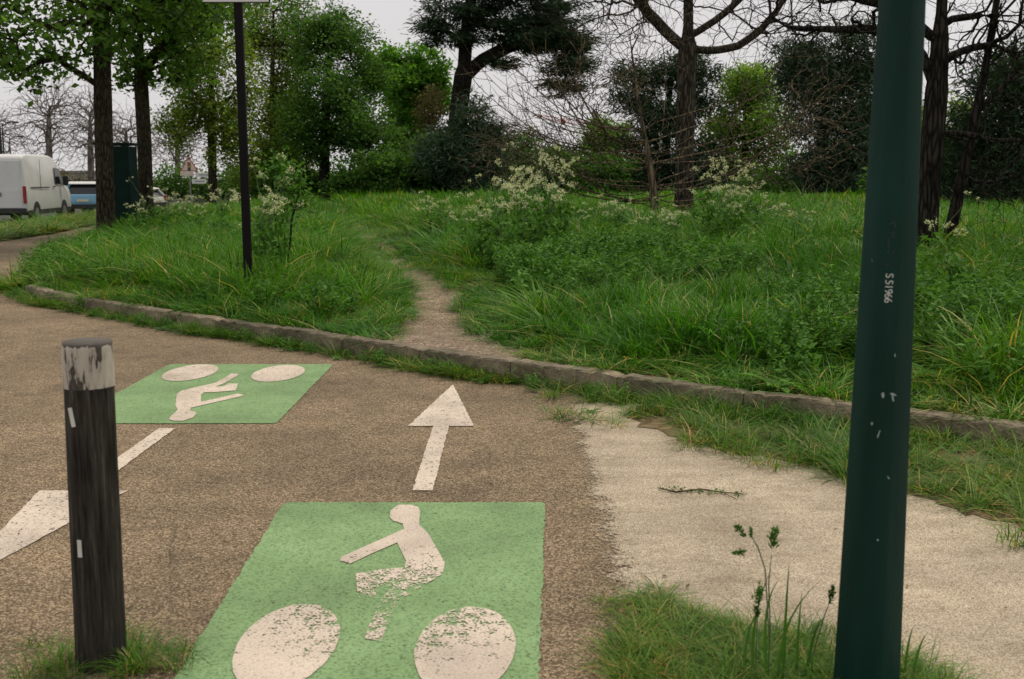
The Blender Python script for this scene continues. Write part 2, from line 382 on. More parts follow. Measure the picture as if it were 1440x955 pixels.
TRAIL = np.array([(-0.42, 8.35, 0.8), (-0.52, 8.95, 0.95), (-0.66, 9.6, 0.82), (-0.80, 10.7, 0.62), (-0.84, 12.2, 0.56), (-1.15, 14.2, 0.46), (-1.65, 15.8, 0.42), (-2.2, 18.5, 0.5), (-3.5, 24.5, 0.5), (-6.6, 38, 0.6), (-9.5, 55, 0.6)])
_ts = np.linspace(0, len(TRAIL) - 1, 400)
TR = np.stack([np.interp(_ts, np.arange(len(TRAIL)), TRAIL[:, k]) for k in range(3)], 1)
for _k in range(3): TR[8:-8, _k] = np.convolve(TR[:, _k], np.ones(17) / 17, mode='valid')
def trail(x, y):
    """distance to the trodden trail's middle, its width there and how far along it is (y)"""
    x = np.atleast_1d(np.asarray(x, float)); y = np.atleast_1d(np.asarray(y, float))
    d = np.full(x.shape, 99.0); w = np.ones(x.shape); yy = np.zeros(x.shape)
    for a in TR[::2]:
        q = np.hypot(x - a[0], y - a[1]); k = q < d
        d[k] = q[k]; w[k] = a[2]; yy[k] = a[1]
    return d, w, yy
def H(x, y):
    x = np.asarray(x, float); y = np.asarray(y, float)
    s = sdist(x, y)
    return 0.125 + 0.42 * smooth01(0, 11, s) + 0.05 * smooth01(1, 5, s) * wob(x, y, 0.45, 1.3)
def HT(x, y):
    d, w, yy = trail(np.ravel(x), np.ravel(y))
    return (H(np.ravel(x), np.ravel(y)) - 0.045 * (1 - smooth01(0.25, 0.75, d / np.maximum(w, .1))) * smooth01(0.2, 1.2, sdist(np.ravel(x), np.ravel(y)))).reshape(np.shape(x))
def gz(x, y): return float(HT(np.array([x]), np.array([y]))[0])

# ground out to the horizon
MB().box((0, 300, -0.56), (3000, 2400, 1.0)).build('ground', M['soil']); tag(bpy.data.objects['ground'], 'dull green ground reaching to the horizon', kind='structure')
# raised meadow behind the kerb
xs = np.concatenate([np.arange(-60, -14, 1.5), np.arange(-14, 9, 0.15), np.arange(9, 60, 1.5)])
ss = np.concatenate([np.arange(0.0, 9, 0.15), 9 + np.cumsum(np.linspace(0.2, 6, 46))])
X = np.repeat(xs[:, None], len(ss), 1); Y = fk(xs)[:, None] + 0.06 + ss[None, :] * np.sqrt(1 + np.minimum(np.interp(xs, _sx, _sg), 3) ** 2)[:, None]
Z = HT(X, Y); V = np.stack([X, Y, Z], -1).reshape(-1, 3); nr = len(ss)
ii = (np.arange(len(xs) - 1)[:, None] * nr + np.arange(nr - 1)[None, :]).ravel()
o = link('meadow', mesh_np('meadow', V, np.stack([ii, ii + nr, ii + nr + 1, ii + 1], 1), smooth=True), M['soil'])
tag(o, 'raised meadow ground behind the kerb', kind='structure')
# a skirt that closes the edge of the meadow
xe = np.arange(-16, 40, 0.2); ye = fk(xe) + 0.06
V = np.concatenate([np.stack([xe, ye, HT(xe, ye)], 1), np.stack([xe, ye - 0.01, np.full_like(xe, -0.1)], 1)]); n = len(xe)
i = np.arange(n - 1)
o = link('meadow_edge', mesh_np('meadow_edge', V, np.stack([i, i + n, i + n + 1, i + 1], 1)), M['soil']); tag(o, kind='structure')

def sheet(name, pts, z, mat, label, jitter=0.0, step=0.0, th=0.0):
    pts = [Vector((p[0], p[1])) for p in pts]; out = []
    if step:
        for a, b in zip(pts, pts[1:] + pts[:1]):
            n = max(1, int((b - a).length / step))
            for k in range(n):
                q = a.lerp(b, k / n); out.append((q.x + rnd.uniform(-1, 1) * jitter, q.y + rnd.uniform(-1, 1) * jitter))
    else: out = [tuple(p) for p in pts]
    bm = bmesh.new(); f = bm.faces.new([bm.verts.new((x, y, z)) for x, y in out])
    if f.normal.z < 0: f.normal_flip()
    bm.normal_update()
    if f.normal.z < 0: bmesh.ops.reverse_faces(bm, faces=[f])
    bmesh.ops.triangulate(bm, faces=bm.faces[:])
    me = bpy.data.meshes.new(name); bm.to_mesh(me); bm.free()
    o = link(name, me, mat)
    return o
kx = np.arange(-14.5, 16.1, 0.5)
edge = [(x, float(fk(x)) + 0.1) for x in kx[::-1]]
o = sheet('asphalt_path', [(-14.5, -4), (18, -4)] + edge + [(-18.5, 68), (-16.9, 55), (-15.3, 43), (-13.3, 31), (-13.0, 27), (-12.8, 18)], 0.0, M['asphalt'], '')
tag(o, 'tan stony asphalt path with painted cycle markings', kind='structure')
road_edge = lambda y: -17.35 - 0.15 * (y - 39)
o = sheet('road', [(road_edge(-10) - 11, -10), (road_edge(-10), -10), (road_edge(160), 160), (road_edge(160) - 11, 160)], -0.045, M['road'], '')
tag(o, 'grey street with parked vehicles', kind='structure')
sand_pts = [(0.18, 2.0), (0.18, 4.2), (0.18, 6.1), (0.22, 7.4)] + [(x, float(fk(x)) - 0.25) for x in (0.8, 1.4, 2.2, 3, 4, 6, 9, 12)] + [(12, -3), (0.18, -3)]
o = sheet('sand_path', sand_pts, 0.006, M['sand'], '')
tag(o, 'pale trodden sand path beside the asphalt', kind='structure')
VERGE = [G(880, 590), G(915, 606), G(1000, 632), G(1100, 650), G(1200, 674), G(1300, 702), G(1440, 748), G(1600, 800)]
o = sheet('verge_ground', [(v.x, v.y) for v in VERGE] + [(x, float(fk(x)) - 0.03) for x in (5.5, 4, 3, 2.2, 1.4, 1.0)], 0.010, M['verge_soil'], '', 0.05, 0.07)
tag(o, 'bare earth under the weeds along the kerb', kind='structure')
PATCH = [G(858, 960), G(862, 900), G(868, 850), G(905, 842), G(960, 858), G(1030, 880), G(1110, 898), G(1200, 915), G(1290, 930), G(1330, 990)]
PATCH2 = [(p.x, p.y) for p in PATCH] + [(1.45, 2.3), (0.45, 2.3)]
o = sheet('patch_ground', PATCH2, 0.013, M['verge_soil'], '', 0.02, 0.1); tag(o, 'earth under the grass patch around the lamp post', kind='structure')
o = sheet('grass_strip', [(-13.4, 30.5), (-13.15, 26.5), (-13.0, 15), (road_edge(15) + 0.1, 15), (road_edge(60) + 0.1, 60), (-17.6, 60), (-15.4, 43)], 0.03, M['soil'], '')
tag(o, 'strip of short grass between path and street', kind='structure')
# the trodden dirt trail
k = TR[:, 1] < 33; T = TR[k]; d = np.gradient(T[:, :2], axis=0); d /= np.linalg.norm(d, axis=1)[:, None]; nrm = np.stack([d[:, 1], -d[:, 0]], 1)
cols = np.linspace(-0.62, 0.62, 9); fade = 1 - 0.3 * smooth01(14, 17, T[:, 1]) - 0.25 * smooth01(20, 33, T[:, 1])
V = []
for j, c in enumerate(cols):
    wv = (T[:, 2] * fade * (1 + 0.16 * wob(T[:, 1] * 3, c * 3, 1, j)) * c)[:, None]
    xy = T[:, :2] + nrm * wv
    keep_in = np.maximum(xy[:, 1], fk(xy[:, 0]) + 0.05)
    xy = np.column_stack([xy[:, 0], keep_in]); V.append(np.column_stack([xy, HT(xy[:, 0], xy[:, 1]) + 0.010 + (0.014 - 0.02 * abs(c)) * smooth01(0.05, 0.5, sdist(xy[:, 0], xy[:, 1]))]))
V = np.stack(V, 1).reshape(-1, 3); nc = len(cols)
ii = (np.arange(len(T) - 1)[:, None] * nc + np.arange(nc - 1)[None, :]).ravel()
o = link('dirt_trail', mesh_np('dirt_trail', V, np.stack([ii, ii + 1, ii + nc + 1, ii + nc], 1), smooth=True), M['dirt'])
tag(o, 'bare dirt desire path trodden through the grass from the kerb', kind='structure')

# kerb: one stone after another along the curve
kerb = empty('kerb', (0, float(fk(0)), 0)); tag(kerb, 'weathered stone kerb along the meadow edge', kind='structure')
def kerb_mesh(sd):
    rg = np.random.default_rng(sd); nx, ny, nz = 16, 3, 4; bm = bmesh.new(); r = bmesh.ops.create_cube(bm, size=1.0)
    bmesh.ops.bevel(bm, geom=bm.edges[:], offset=0.06, segments=1, affect='EDGES')
    bmesh.ops.subdivide_edges(bm, edges=[e for e in bm.edges if abs(e.verts[0].co.x - e.verts[1].co.x) > .5], cuts=nx)
    bmesh.ops.subdivide_edges(bm, edges=[e for e in bm.edges if abs(e.verts[0].co.z - e.verts[1].co.z) > .5], cuts=nz)
    for v in bm.verts:
        x, y, z = v.co; top = z > .4; c = Vector((x * 0.992, y * 0.145, z * 0.26))
        if abs(x) < .49: c.x += rg.normal(0, .004)
        c.y += 0.006 * math.sin(x * 9 + sd) + rg.normal(0, .0035); c.z += (0.003 * math.sin(x * 7 + 2 * sd) + rg.normal(0, .002)) if top else 0
        if top and y < -.3 and rg.uniform() < .12: c.z -= rg.uniform(.003, .012); c.y += rg.uniform(.003, .014)
        v.co = c
    me = bpy.data.meshes.new('kerb_stone'); bmesh.ops.recalc_face_normals(bm, faces=bm.faces[:]); bm.to_mesh(me); bm.free(); me.materials.append(M['kerb']); return me
kmes = [kerb_mesh(k) for k in range(5)]
seg = _sx[(_sx > -6.6) & (_sx < 16)]; pl = np.stack([seg, fk(seg)], 1); cum = np.concatenate([[0], np.cumsum(np.hypot(*np.diff(pl, axis=0).T))])
for q in np.arange(0.5, cum[-1] - 0.5, 1.0):
    c = [np.interp(q, cum, pl[:, k]) for k in (0, 1)]; a = [np.interp(q - .4, cum, pl[:, k]) for k in (0, 1)]; b = [np.interp(q + .4, cum, pl[:, k]) for k in (0, 1)]
    ko = bpy.data.objects.new('kerb_stone', rnd.choice(kmes)); COL.objects.link(ko); ko.parent = kerb
    ko.location = (c[0], c[1] - float(fk(0)) + rnd.uniform(-.008, .008), 0.034 + rnd.uniform(-.008, .008))
    ko.rotation_euler = (rnd.uniform(-.02, .02), rnd.uniform(-.008, .008), math.atan2(b[1] - a[1], b[0] - a[0]) + rnd.uniform(-.01, .01))

# ------------------------------------------------------------------ painted cycle markings
def poly_obj(name, pts, z, mat, parent, jitter=0.0, step=0.0):
    o = sheet(name, pts, z, mat, '', jitter, step); o.parent = parent
    o.matrix_parent_inverse = Matrix.Translation(-parent.location) if parent.rotation_euler.z == 0 else parent.matrix_basis.inverted()
    return o
def ell(cx, cy, rx, ry, n=48): return [(cx + rx * math.cos(2 * math.pi * k / n), cy + ry * math.sin(2 * math.pi * k / n)) for k in range(n)]
def zz(x, y): return G(140 + x * 340 / 1440, 500 + y * 110 / 466)      # detail-view pixels of the far symbol
rider_px = [(414, 388), (420, 372), (452, 345), (466, 330), (452, 305), (460, 236), (492, 214), (690, 168), (728, 150), (785, 113), (833, 116), (815, 130), (742, 172),
            (690, 192), (740, 190), (768, 174), (825, 173), (812, 214), (690, 224), (622, 226), (605, 240), (604, 282), (730, 255), (820, 234), (858, 240), (850, 248), (640, 296), (545, 318), (536, 334), (572, 342), (578, 354), (556, 376), (500, 396), (440, 396)]
rider = [zz(*p) for p in rider_px]
w1 = (zz(543, 106), zz(1066, 110))
FX, FY, FW, FL = -2.26, 7.99, 0.71, 1.13                                # the far panel: middle and half sizes
def far_map(u, v): return (FX + u * FW, FY + v * FL)
def near_map(u, v):                                                    # turned round, a little narrower towards its foot
    y = 4.11 - v * 1.02; t = (5.13 - y) / 1.89; l, r = -1.135 + 0.075 * t, 0.166 - 0.049 * t
    return ((l + r) / 2 - 0.03 * t - u * (r - l) / 2, y)
def symbol(name, mp, mats, label):
    c = mp(0, 0); e = empty(name, (c[0], c[1], 0)); tag(e, label, 'road marking', 'painted cycle lane symbols')
    uv = lambda p: mp((p[0] - FX) / FW, (p[1] - FY) / FL)
    rect = []
    for cx, cy, a0 in ((.94, .96, 0), (-.94, .96, 90), (-.94, -.96, 180), (.94, -.96, 270)):
        for k in range(5):
            a = math.radians(a0 + 22.5 * k); rect.append(mp(cx + .06 * math.cos(a), cy + .04 * math.sin(a)))
    poly_obj('green_panel', rect, 0.005, mats[0], e, 0.006, 0.025)
    for w in w1: poly_obj('wheel', [uv(p) for p in ell(w.x, w.y, 0.205, 0.385)], 0.009, mats[1], e, 0.002, 0.03)
    poly_obj('rider', [uv((p.x, p.y)) for p in rider], 0.009, mats[1], e)
    return e
symbol('cycle_symbol', far_map, (M['green_paint'], M['white_paint']), 'crisp white cyclist on green panel, painted upside down beyond the wooden bollard')
symbol('cycle_symbol', near_map, (M['green_paint'], M['worn_white']), 'worn patchy white cyclist on green panel below the upward arrow')
def arrow(pts, label, c):
    o = sheet('painted_arrow', pts, 0.006, M['white_paint'], '', 0.004, 0.03); tag(o, label, 'road marking', 'painted arrows'); return o
ax = -0.462
arrow([(ax - .052, 5.33), (ax + .052, 5.33), (ax + .052, 6.78), (ax + .215, 6.78), (ax, 8.2), (ax - .215, 6.78), (ax - .052, 6.78)], 'white arrow painted on asphalt pointing at the dirt trail', 0)
ax = -2.225
arrow([(ax - .052, 6.72), (ax - .052, 5.33), (ax - .215, 5.33), (ax, 3.95), (ax + .24, 5.33), (ax + .052, 5.33), (ax + .052, 6.72)], 'white arrow painted on asphalt passing behind the wooden bollard', 0)

# ------------------------------------------------------------------ wooden bollard
def wood_mat():
    m, nt, b = new_mat('weathered_wood'); v = coords(nt, (1, 1, 0.07))
    n1 = noise(nt, v, 55, 5, 0.7); n2 = noise(nt, coords(nt), 4, 4); n3 = noise(nt, coords(nt, (1, 1, 0.12)), 14, 3)
    c = ramp(nt, n1, [(0.35, (0.010, 0.009, 0.0075)), (0.55, (0.042, 0.038, 0.031)), (0.75, (0.115, 0.104, 0.085))])
    c = mixc(nt, ramp(nt, n2, [(0.56, (0, 0, 0)), (0.74, (0.45, 0.45, 0.45))]), c, (0.075, 0.045, 0.025))
    nt.links.new(c, b.inputs['Base Color']); b.inputs['Roughness'].default_value = 0.85; b.inputs['Specular IOR Level'].default_value = 0.2
    bump(nt, b, math_(nt, 'ADD', n1, n3), 0.9, 0.008); return m
def flaky_mat():
    m, nt, b = new_mat('flaking_white_paint'); v = coords(nt, (1, 1, 0.16))
    n1 = noise(nt, v, 34, 5, 0.65); n2 = noise(nt, coords(nt), 9, 4)
    t = nt.nodes.new('ShaderNodeTexCoord'); sp = N(nt, 'ShaderNodeSeparateXYZ'); nt.links.new(t.outputs['Object'], sp.inputs[0])
    up = math_(nt, 'MULTIPLY', math_(nt, 'SUBTRACT', sp.outputs[2], 1.074), 18.0, True)     # flaked more towards the cut top
    k = math_(nt, 'SUBTRACT', math_(nt, 'ADD', math_(nt, 'MULTIPLY', n1, 1.0), math_(nt, 'MULTIPLY', n2, 0.12)), up)
    c = ramp(nt, k, [(0.40, (0.085, 0.075, 0.062)), (0.47, (0.028, 0.023, 0.019)), (0.51, (0.42, 0.38, 0.31)), (0.8, (0.62, 0.58, 0.50))])
    nt.links.new(c, b.inputs['Base Color']); b.inputs['Roughness'].default_value = 0.8; bump(nt, b, k, 0.7, 0.006); return m
M['wood'] = wood_mat(); M['flaky'] = flaky_mat()
bol = empty('wooden_bollard', (-1.372, 3.36, 0.0)); tag(bol, 'dark weathered round wooden bollard with flaking white painted top', 'bollard')
def post(zs, rs, n=40, dents=0.0035, leanx=0.018, h=1.09, top=True):
    V = []
    for z, r in zip(zs, rs):
        for k in range(n):
            a = 2 * math.pi * k / n
            rr = r * (1 + dents / 0.078 * (math.sin(3 * a + 1) * .5 + math.sin(7 * a + z * 2) * .35 + math.sin(11 * a + 2) * .3))
            crack = 0.012 * max(0, 1 - abs(((a - 4.55 - 0.05 * math.sin(z * 5) + math.pi) % (2 * math.pi)) - math.pi) / 0.07) * (1 if z > .35 else .3)
            crack += 0.009 * max(0, 1 - abs(((a - 5.3 - 0.03 * math.sin(z * 7) + math.pi) % (2 * math.pi)) - math.pi) / 0.06)
            V.append(((rr - crack) * math.cos(a) + leanx * z / h, (rr - crack) * math.sin(a), z))
    m = len(zs); Fq = [(i * n + k, i * n + (k + 1) % n, (i + 1) * n + (k + 1) % n, (i + 1) * n + k) for i in range(m - 1) for k in range(n)]
    Ft = []
    if top:
        V.append((leanx, 0, zs[-1] + 0.003)); c = len(V) - 1
        Ft = [((m - 1) * n + k, (m - 1) * n + (k + 1) % n, c) for k in range(n)]
    return mesh_np('post', V, Fq, Ft, smooth=False)
zs = [-0.1, 0.0, 0.15, 0.3, 0.45, 0.6, 0.75, 0.9, 0.943]
link('shaft', post(zs, [.081, .081, .080, .079, .079, .078, .077, .076, .0758], top=False), M['wood'], bol)
link('painted_top', post([0.942, 0.98, 1.02, 1.06, 1.080, 1.088], [.0775, .0773, .0770, .0768, .0758, .0725]), M['flaky'], bol)
M['tag_white'] = simple('tag_white', (0.62, 0.62, 0.58), 0.5)
for (z, dx, ang, hh) in ((0.855, -0.056, 0.18, 0.062), (0.425, -0.050, 0.0, 0.058)):
    yy_ = -math.sqrt(0.0815 ** 2 - dx ** 2)
    s_ = MB().box((0, 0, 0), (0.015, 0.004, hh), bevel=0.0012).build('reflector_strip', M['tag_white'], bol)
    ca, sa = math.cos(0.388), math.sin(0.388); s_.location = (dx * ca - yy_ * sa + 0.018 * z, dx * sa + yy_ * ca, z); s_.rotation_euler = (0, -ang, math.atan2(dx, -yy_) + 0.388)

# ------------------------------------------------------------------ green lamp post in front
def post_paint():
    m, nt, b = new_mat('green_post_paint'); v = coords(nt)
    n1 = noise(nt, coords(nt, (1, 1, 0.15)), 9, 5); n2 = noise(nt, coords(nt, (1, 1, 0.55)), 26, 3, 0.6)
    c = ramp(nt, n1, [(0.3, (0.003, 0.021, 0.016)), (0.7, (0.0065, 0.040, 0.030))])
    chips = ramp(nt, n2, [(0.735, (0, 0, 0)), (0.76, (0.8, 0.8, 0.8))])
    c = mixc(nt, chips, c, (0.20, 0.27, 0.25))
    nt.links.new(c, b.inputs['Base Color']); b.inputs['Roughness'].default_value = 0.55; b.inputs['Specular IOR Level'].default_value = 0.16
    bump(nt, b, noise(nt, v, 90, 3), 0.35, 0.003); return m
M['post_green'] = post_paint()
LP = Vector((1.083, 3.07, 0)); face = math.atan2(-LP.y, -LP.x) + 0.02
lamp = empty('lamp_post', LP); tag(lamp, 'tapered dark green octagonal lamp post with stencilled number, in the grass patch', 'lamp post')
def rpost(z): return (0.0985 - 0.0172 * z) / math.cos(math.pi / 8) * 0.97
def octo(zs, rf):
    V, Fq, n = [], [], 8
    # each corner is a small chamfer so the edges catch light
    for z in zs:
        for k in range(n):
            for e in (-0.035, 0.035):
                a = face + math.pi / 8 + k * math.pi / 4 + e; V.append((rf(z) * math.cos(a), rf(z) * math.sin(a), z))
    m = 2 * n
    for i in range(len(zs) - 1):
        for k in range(m): Fq.append((i * m + k, i * m + (k + 1) % m, (i + 1) * m + (k + 1) % m, (i + 1) * m + k))
    return mesh_np('octo', V, Fq)
link('shaft', octo([-0.1, 0.4, 1.0, 1.6, 2.2, 3.0, 4.2], rpost), M['post_green'], lamp)
hd = MB(); hd.tube([(0, 0, 4.15), (0, 0, 4.25)], [0.06, 0.075], 12); hd.tube([(0, 0, 4.25), (0, 0, 4.6)], [0.09, 0.2], 16); hd.tube([(0, 0, 4.6), (0, 0, 4.72)], [0.25, 0.08], 16)
hd.build('lantern', M['post_green'], lamp)
def text_mesh(body, size, space=1.0):
    cu = bpy.data.curves.new('txt', 'FONT'); cu.body = body; cu.size = size; cu.align_x = 'CENTER'; cu.align_y = 'CENTER'; cu.space_character = space; cu.extrude = 0.0004
    to = bpy.data.objects.new('txt', cu); COL.objects.link(to)
    dg = bpy.context.evaluated_depsgraph_get(); me = bpy.data.meshes.new_from_object(to.evaluated_get(dg))
    bpy.data.objects.remove(to); return me
fn = Vector((math.cos(face), math.sin(face), 0)); fr = Vector((-fn.y, fn.x, 0)) * 1.0      # outward and sideways on the front face
slope = math.atan(0.0172)
def on_post(name, me, mat, z, side=0.0, off=0.0015, rot=-90):
    ap = rpost(z) * math.cos(math.pi / 8) * 0.999 + off
    o = link(name, me, mat, lamp)
    zax = (fn + Vector((0, 0, math.tan(slope)))).normalized(); xax = fr; yax = zax.cross(xax).normalized()
    R = Matrix((xax, yax, zax)).transposed().to_4x4()
    o.matrix_local = Matrix.Translation(fn * ap + fr * side + Vector((0, 0, z))) @ R @ Matrix.Rotation(math.radians(rot), 4, 'Z')
    return o
M['stencil'] = paint('stencil_white', (0.55, 0.58, 0.54), 0.30)
M['old_paint'] = simple('old_dark_paint', (0.004, 0.010, 0.016), 0.5, var=0.3, scale=30)
M['ghost'] = paint('ghost_stencil', (0.035, 0.055, 0.065), 0.45)
pm = MB().box((0, 0, 0), (0.262, 0.030, 0.0006)); 
o = on_post('dark_patch', pm.build('dark_patch', M['old_paint']).data, M['old_paint'], 1.375, 0.004, 0.0006)
bpy.data.objects.remove([q for q in bpy.data.objects if q.name.startswith('dark_patch') and q.parent is None][0])
on_post('stencil_number', text_mesh('S 51966', 0.030, 0.86), M['stencil'], 1.293, 0.003, 0.002)
on_post('faded_stencil', text_mesh('VC SCI20 x )', 0.027, 0.95), M['ghost'], 1.425, 0.003, 0.002)

M['chip'] = simple('chipped_primer', (0.30, 0.36, 0.33), .8, var=.3, scale=60)
for px, py, w_, h_, an in ((1237, 557, .010, .018, 5), (1254, 555, .020, .007, -15), (1272, 560, .005, .026, 12), (1222, 598, .007, .010, 0), (1231, 612, .004, .030, -14), (1264, 500, .004, .014, 4), (1252, 672, .005, .012, 30), (1229, 760, .006, .007, 0)):
    q = P(px, py, 2.98); z_ = q.z; axp = 720 + (1244 - 720) + (py - 402) * -0.056; cm = MB(); n_ = 7; pts_ = [(w_ * .5 * math.cos(6.283 * k / n_) * rnd.uniform(.6, 1.1), h_ * .5 * math.sin(6.283 * k / n_) * rnd.uniform(.6, 1.1)) for k in range(n_)]
    cm.prism(pts_, 'z', -.0004, .0004); me_ = bpy.data.meshes.new('paint_chip'); cm.bm.to_mesh(me_); cm.bm.free()
    on_post('paint_chip', me_, M['chip'], z_, max(-.03, min(.03, (px - axp) / F * 3.05)), 0.001, an)

# ------------------------------------------------------------------ sign on a brown post
sp = P(347, 330, 12.6); sb = Vector((sp.x, 12.6, gz(sp.x, 12.6)))
sgn = empty('sign_post', sb); tag(sgn, 'tall dark brown post carrying a white sign plate, in the grass mound', 'sign post')
M['sign_pole'] = simple('dark_brown_paint', (0.006, 0.0045, 0.0045), 0.6, var=0.2, spec=0.15)
M['sign_white'] = simple('sign_white', (0.7, 0.7, 0.7), 0.4, var=0.05)
MB().box((0, 0, 2.0), (0.095, 0.06, 4.4), bevel=0.006).build('pole', M['sign_pole'], sgn)
zb = P(335, 3, 12.55).z - sb.z
pl_ = MB().box((-0.015, -0.045, zb + 0.3), (0.75, 0.02, 0.6), bevel=0.008).build('sign_plate', M['sign_white'], sgn)
MB().box((-0.015, -0.032, zb + 0.3), (0.765, 0.018, 0.615), bevel=0.006).build('rim', M['sign_pole'], pl_)
for dz in (0.12, 0.48): MB().box((0, 0.0, zb + dz), (0.12, 0.085, 0.03), bevel=0.004).build('bracket', M['sign_pole'], sgn)

# ------------------------------------------------------------------ trees
def unit(v):
    v = np.asarray(v, float); return v / (np.linalg.norm(v, axis=-1, keepdims=True) + 1e-9)

def grow(seeds, targets, rng, step=0.4, jit=0.06, tip=0.006, R=0.2, expo=2.3, bend=0.6, up=0.1, curve=0.35, keep_r=None):
    """a branching skeleton: hand-laid limbs (seeds) first, then a twig to every target from the limb that reaches it best"""
    cap = sum(len(s) for s in seeds) * 60 + len(targets) * 40 + 4000
    pos = np.zeros((cap, 3)); dr = np.zeros((cap, 3)); par = np.full(cap, -1, int); n = 0
    for si, s in enumerate(seeds):
        s = np.asarray(s, float); L = np.concatenate([[0], np.cumsum(np.linalg.norm(np.diff(s, axis=0), axis=1))])
        k = max(3, int(L[-1] / step) + 1); q = np.linspace(0, L[-1], k)
        t = np.stack([np.interp(q, L, s[:, a]) for a in range(3)], 1)
        for _ in range(2):
            if len(t) > 4: t[1:-1] = (t[:-2] + 2 * t[1:-1] + t[2:]) / 4
        if si > 0: t[1:] += rng.normal(0, jit * 0.5, t[1:].shape)
        prev = -1
        if si > 0: prev = int(np.argmin(np.linalg.norm(pos[:n] - t[0], axis=1))); t = t[1:]
        for p in t:
            pos[n] = p; par[n] = prev; dr[n] = unit(p - pos[prev]) if prev >= 0 else (0, 0, 1); prev = n; n += 1
    nseed = n
    if len(targets):
        targets = np.asarray(targets, float)
        d0 = np.min(np.linalg.norm(targets[:, None] - pos[None, :nseed:2], axis=2), axis=1)
        ends = []
        for t in targets[np.argsort(d0)]:
            v = t - pos[:n]; dd = np.linalg.norm(v, axis=1) + 1e-6
            cost = dd * (1 + bend * (1 - np.einsum('ij,ij->i', v, dr[:n]) / dd))
            i = int(np.argmin(cost)); d = dd[i]
            if d < step * 0.4: continue
            m = max(2, int(d / step)); p0 = pos[i]; p1 = p0 + dr[i] * d * curve + np.array((0, 0, up * d))
            f = np.arange(1, m + 1)[:, None] / m
            pts = (1 - f) ** 2 * p0 + 2 * f * (1 - f) * p1 + f ** 2 * t + rng.normal(0, jit, (m, 3)) * (f < 1)
            prev = i
            for p in pts:
                pos[n] = p; par[n] = prev; dr[n] = unit(p - pos[prev]); prev = n; n += 1
            ends.append(prev)
    pos, par, dr = pos[:n], par[:n], dr[:n]
    acc = np.zeros(n); kids = np.zeros(n, int)
    r = np.zeros(n)
    for i in range(n - 1, -1, -1):
        r[i] = max(acc[i], tip ** expo) * (1.0 if kids[i] else 1.0)
        if par[i] >= 0: acc[par[i]] += r[i] + (tip * 0.35) ** expo; kids[par[i]] += 1
    r = r ** (1 / expo)
    r = tip + (r - tip) * (R - tip) / max(r[0] - tip, 1e-6)
    if keep_r is not None:
        k = min(nseed, len(keep_r)); 
    return pos, par, r, dr

def chains(pos, par, r):
    n = len(pos); best = np.full(n, -1, int)
    for i in range(n):
        p = par[i]
        if p >= 0 and (best[p] < 0 or r[i] > r[best[p]]): best[p] = i
    out = []
    for i in range(n):
        p = par[i]
        if p < 0 or best[p] != i:
            c = [i]
            while best[c[-1]] >= 0: c.append(best[c[-1]])
            if p >= 0: c = [p] + c
            out.append((c, p))
    return out

def tubes(pos, r, chs, minsides=3):
    VV, FF, off = [], [], 0
    for c, p in chs:
        if len(c) < 2: continue
        q = pos[c]; rr = r[c].copy()
        if p >= 0: rr[0] = min(rr[0], rr[1] * 1.25)
        rr[-1] *= 0.6
        n = 12 if rr.max() > 0.12 else 8 if rr.max() > 0.05 else 5 if rr.max() > 0.02 else minsides
        t = unit(np.gradient(q, axis=0)); m = unit(q[-1] - q[0])
        ref = np.eye(3)[int(np.argmin(np.abs(m)))]
        u = unit(np.cross(t, ref)); v = np.cross(t, u)
        a = np.arange(n) * 2 * np.pi / n
        ring = q[:, None] + rr[:, None, None] * (u[:, None] * np.cos(a)[None, :, None] + v[:, None] * np.sin(a)[None, :, None])
        VV.append(ring.reshape(-1, 3)); L = len(c)
        i = (np.arange(L - 1)[:, None] * n); k = np.arange(n)[None, :]
        FF.append(np.stack([i + k, i + (k + 1) % n, i + n + (k + 1) % n, i + n + k], -1).reshape(-1, 4) + off); off += L * n
    return np.concatenate(VV), np.concatenate(FF)

def leaves(P0, size, rng, aspect=0.55, flat=0.5, out=None, tint=None):
    """one small folded blade for each point: a pair of triangles"""
    n = len(P0); nrm = rng.normal(0, 1, (n, 3)); nrm[:, 2] = np.abs(nrm[:, 2]) + flat; nrm = unit(nrm)
    ax = rng.normal(0, 1, (n, 3)) if out is None else out + rng.normal(0, 0.35, (n, 3))
    ax = unit(ax - nrm * np.einsum('ij,ij->i', ax, nrm)[:, None]); sd = np.cross(nrm, ax)
    s = size * rng.uniform(0.6, 1.3, (n, 1))
    V = np.stack([P0, P0 + ax * s * 0.5 + sd * s * aspect * 0.5 + nrm * s * 0.08, P0 + ax * s, P0 + ax * s * 0.5 - sd * s * aspect * 0.5 + nrm * s * 0.08], 1).reshape(-1, 3)
    b = np.arange(n) * 4
    Ft = np.concatenate([np.stack([b, b + 1, b + 2], 1), np.stack([b, b + 2, b + 3], 1)])
    if tint is None: tint = rng.uniform(0, 1, n)
    return V, Ft, np.repeat(np.clip(tint, 0, 1), 4)

def lobe(px, py, d, rpx, rpy, dep=None):
    c = P(px, py, d); k = d / F
    return (np.array(c), np.array((rpx * k, (dep if dep else max(rpx, rpy) * k * 0.9), rpy * k)))

def clumpy(lobes, rng, k=7, f=0.52):
    out = []
    for c, r in lobes:
        out.append((c, r * 0.72))
        v = unit(rng.normal(0, 1, (k, 3))) * rng.uniform(0.5, 0.85, (k, 1))
        for q in v: out.append((c + q * r, r * f * rng.uniform(0.6, 1.2)))
    return out

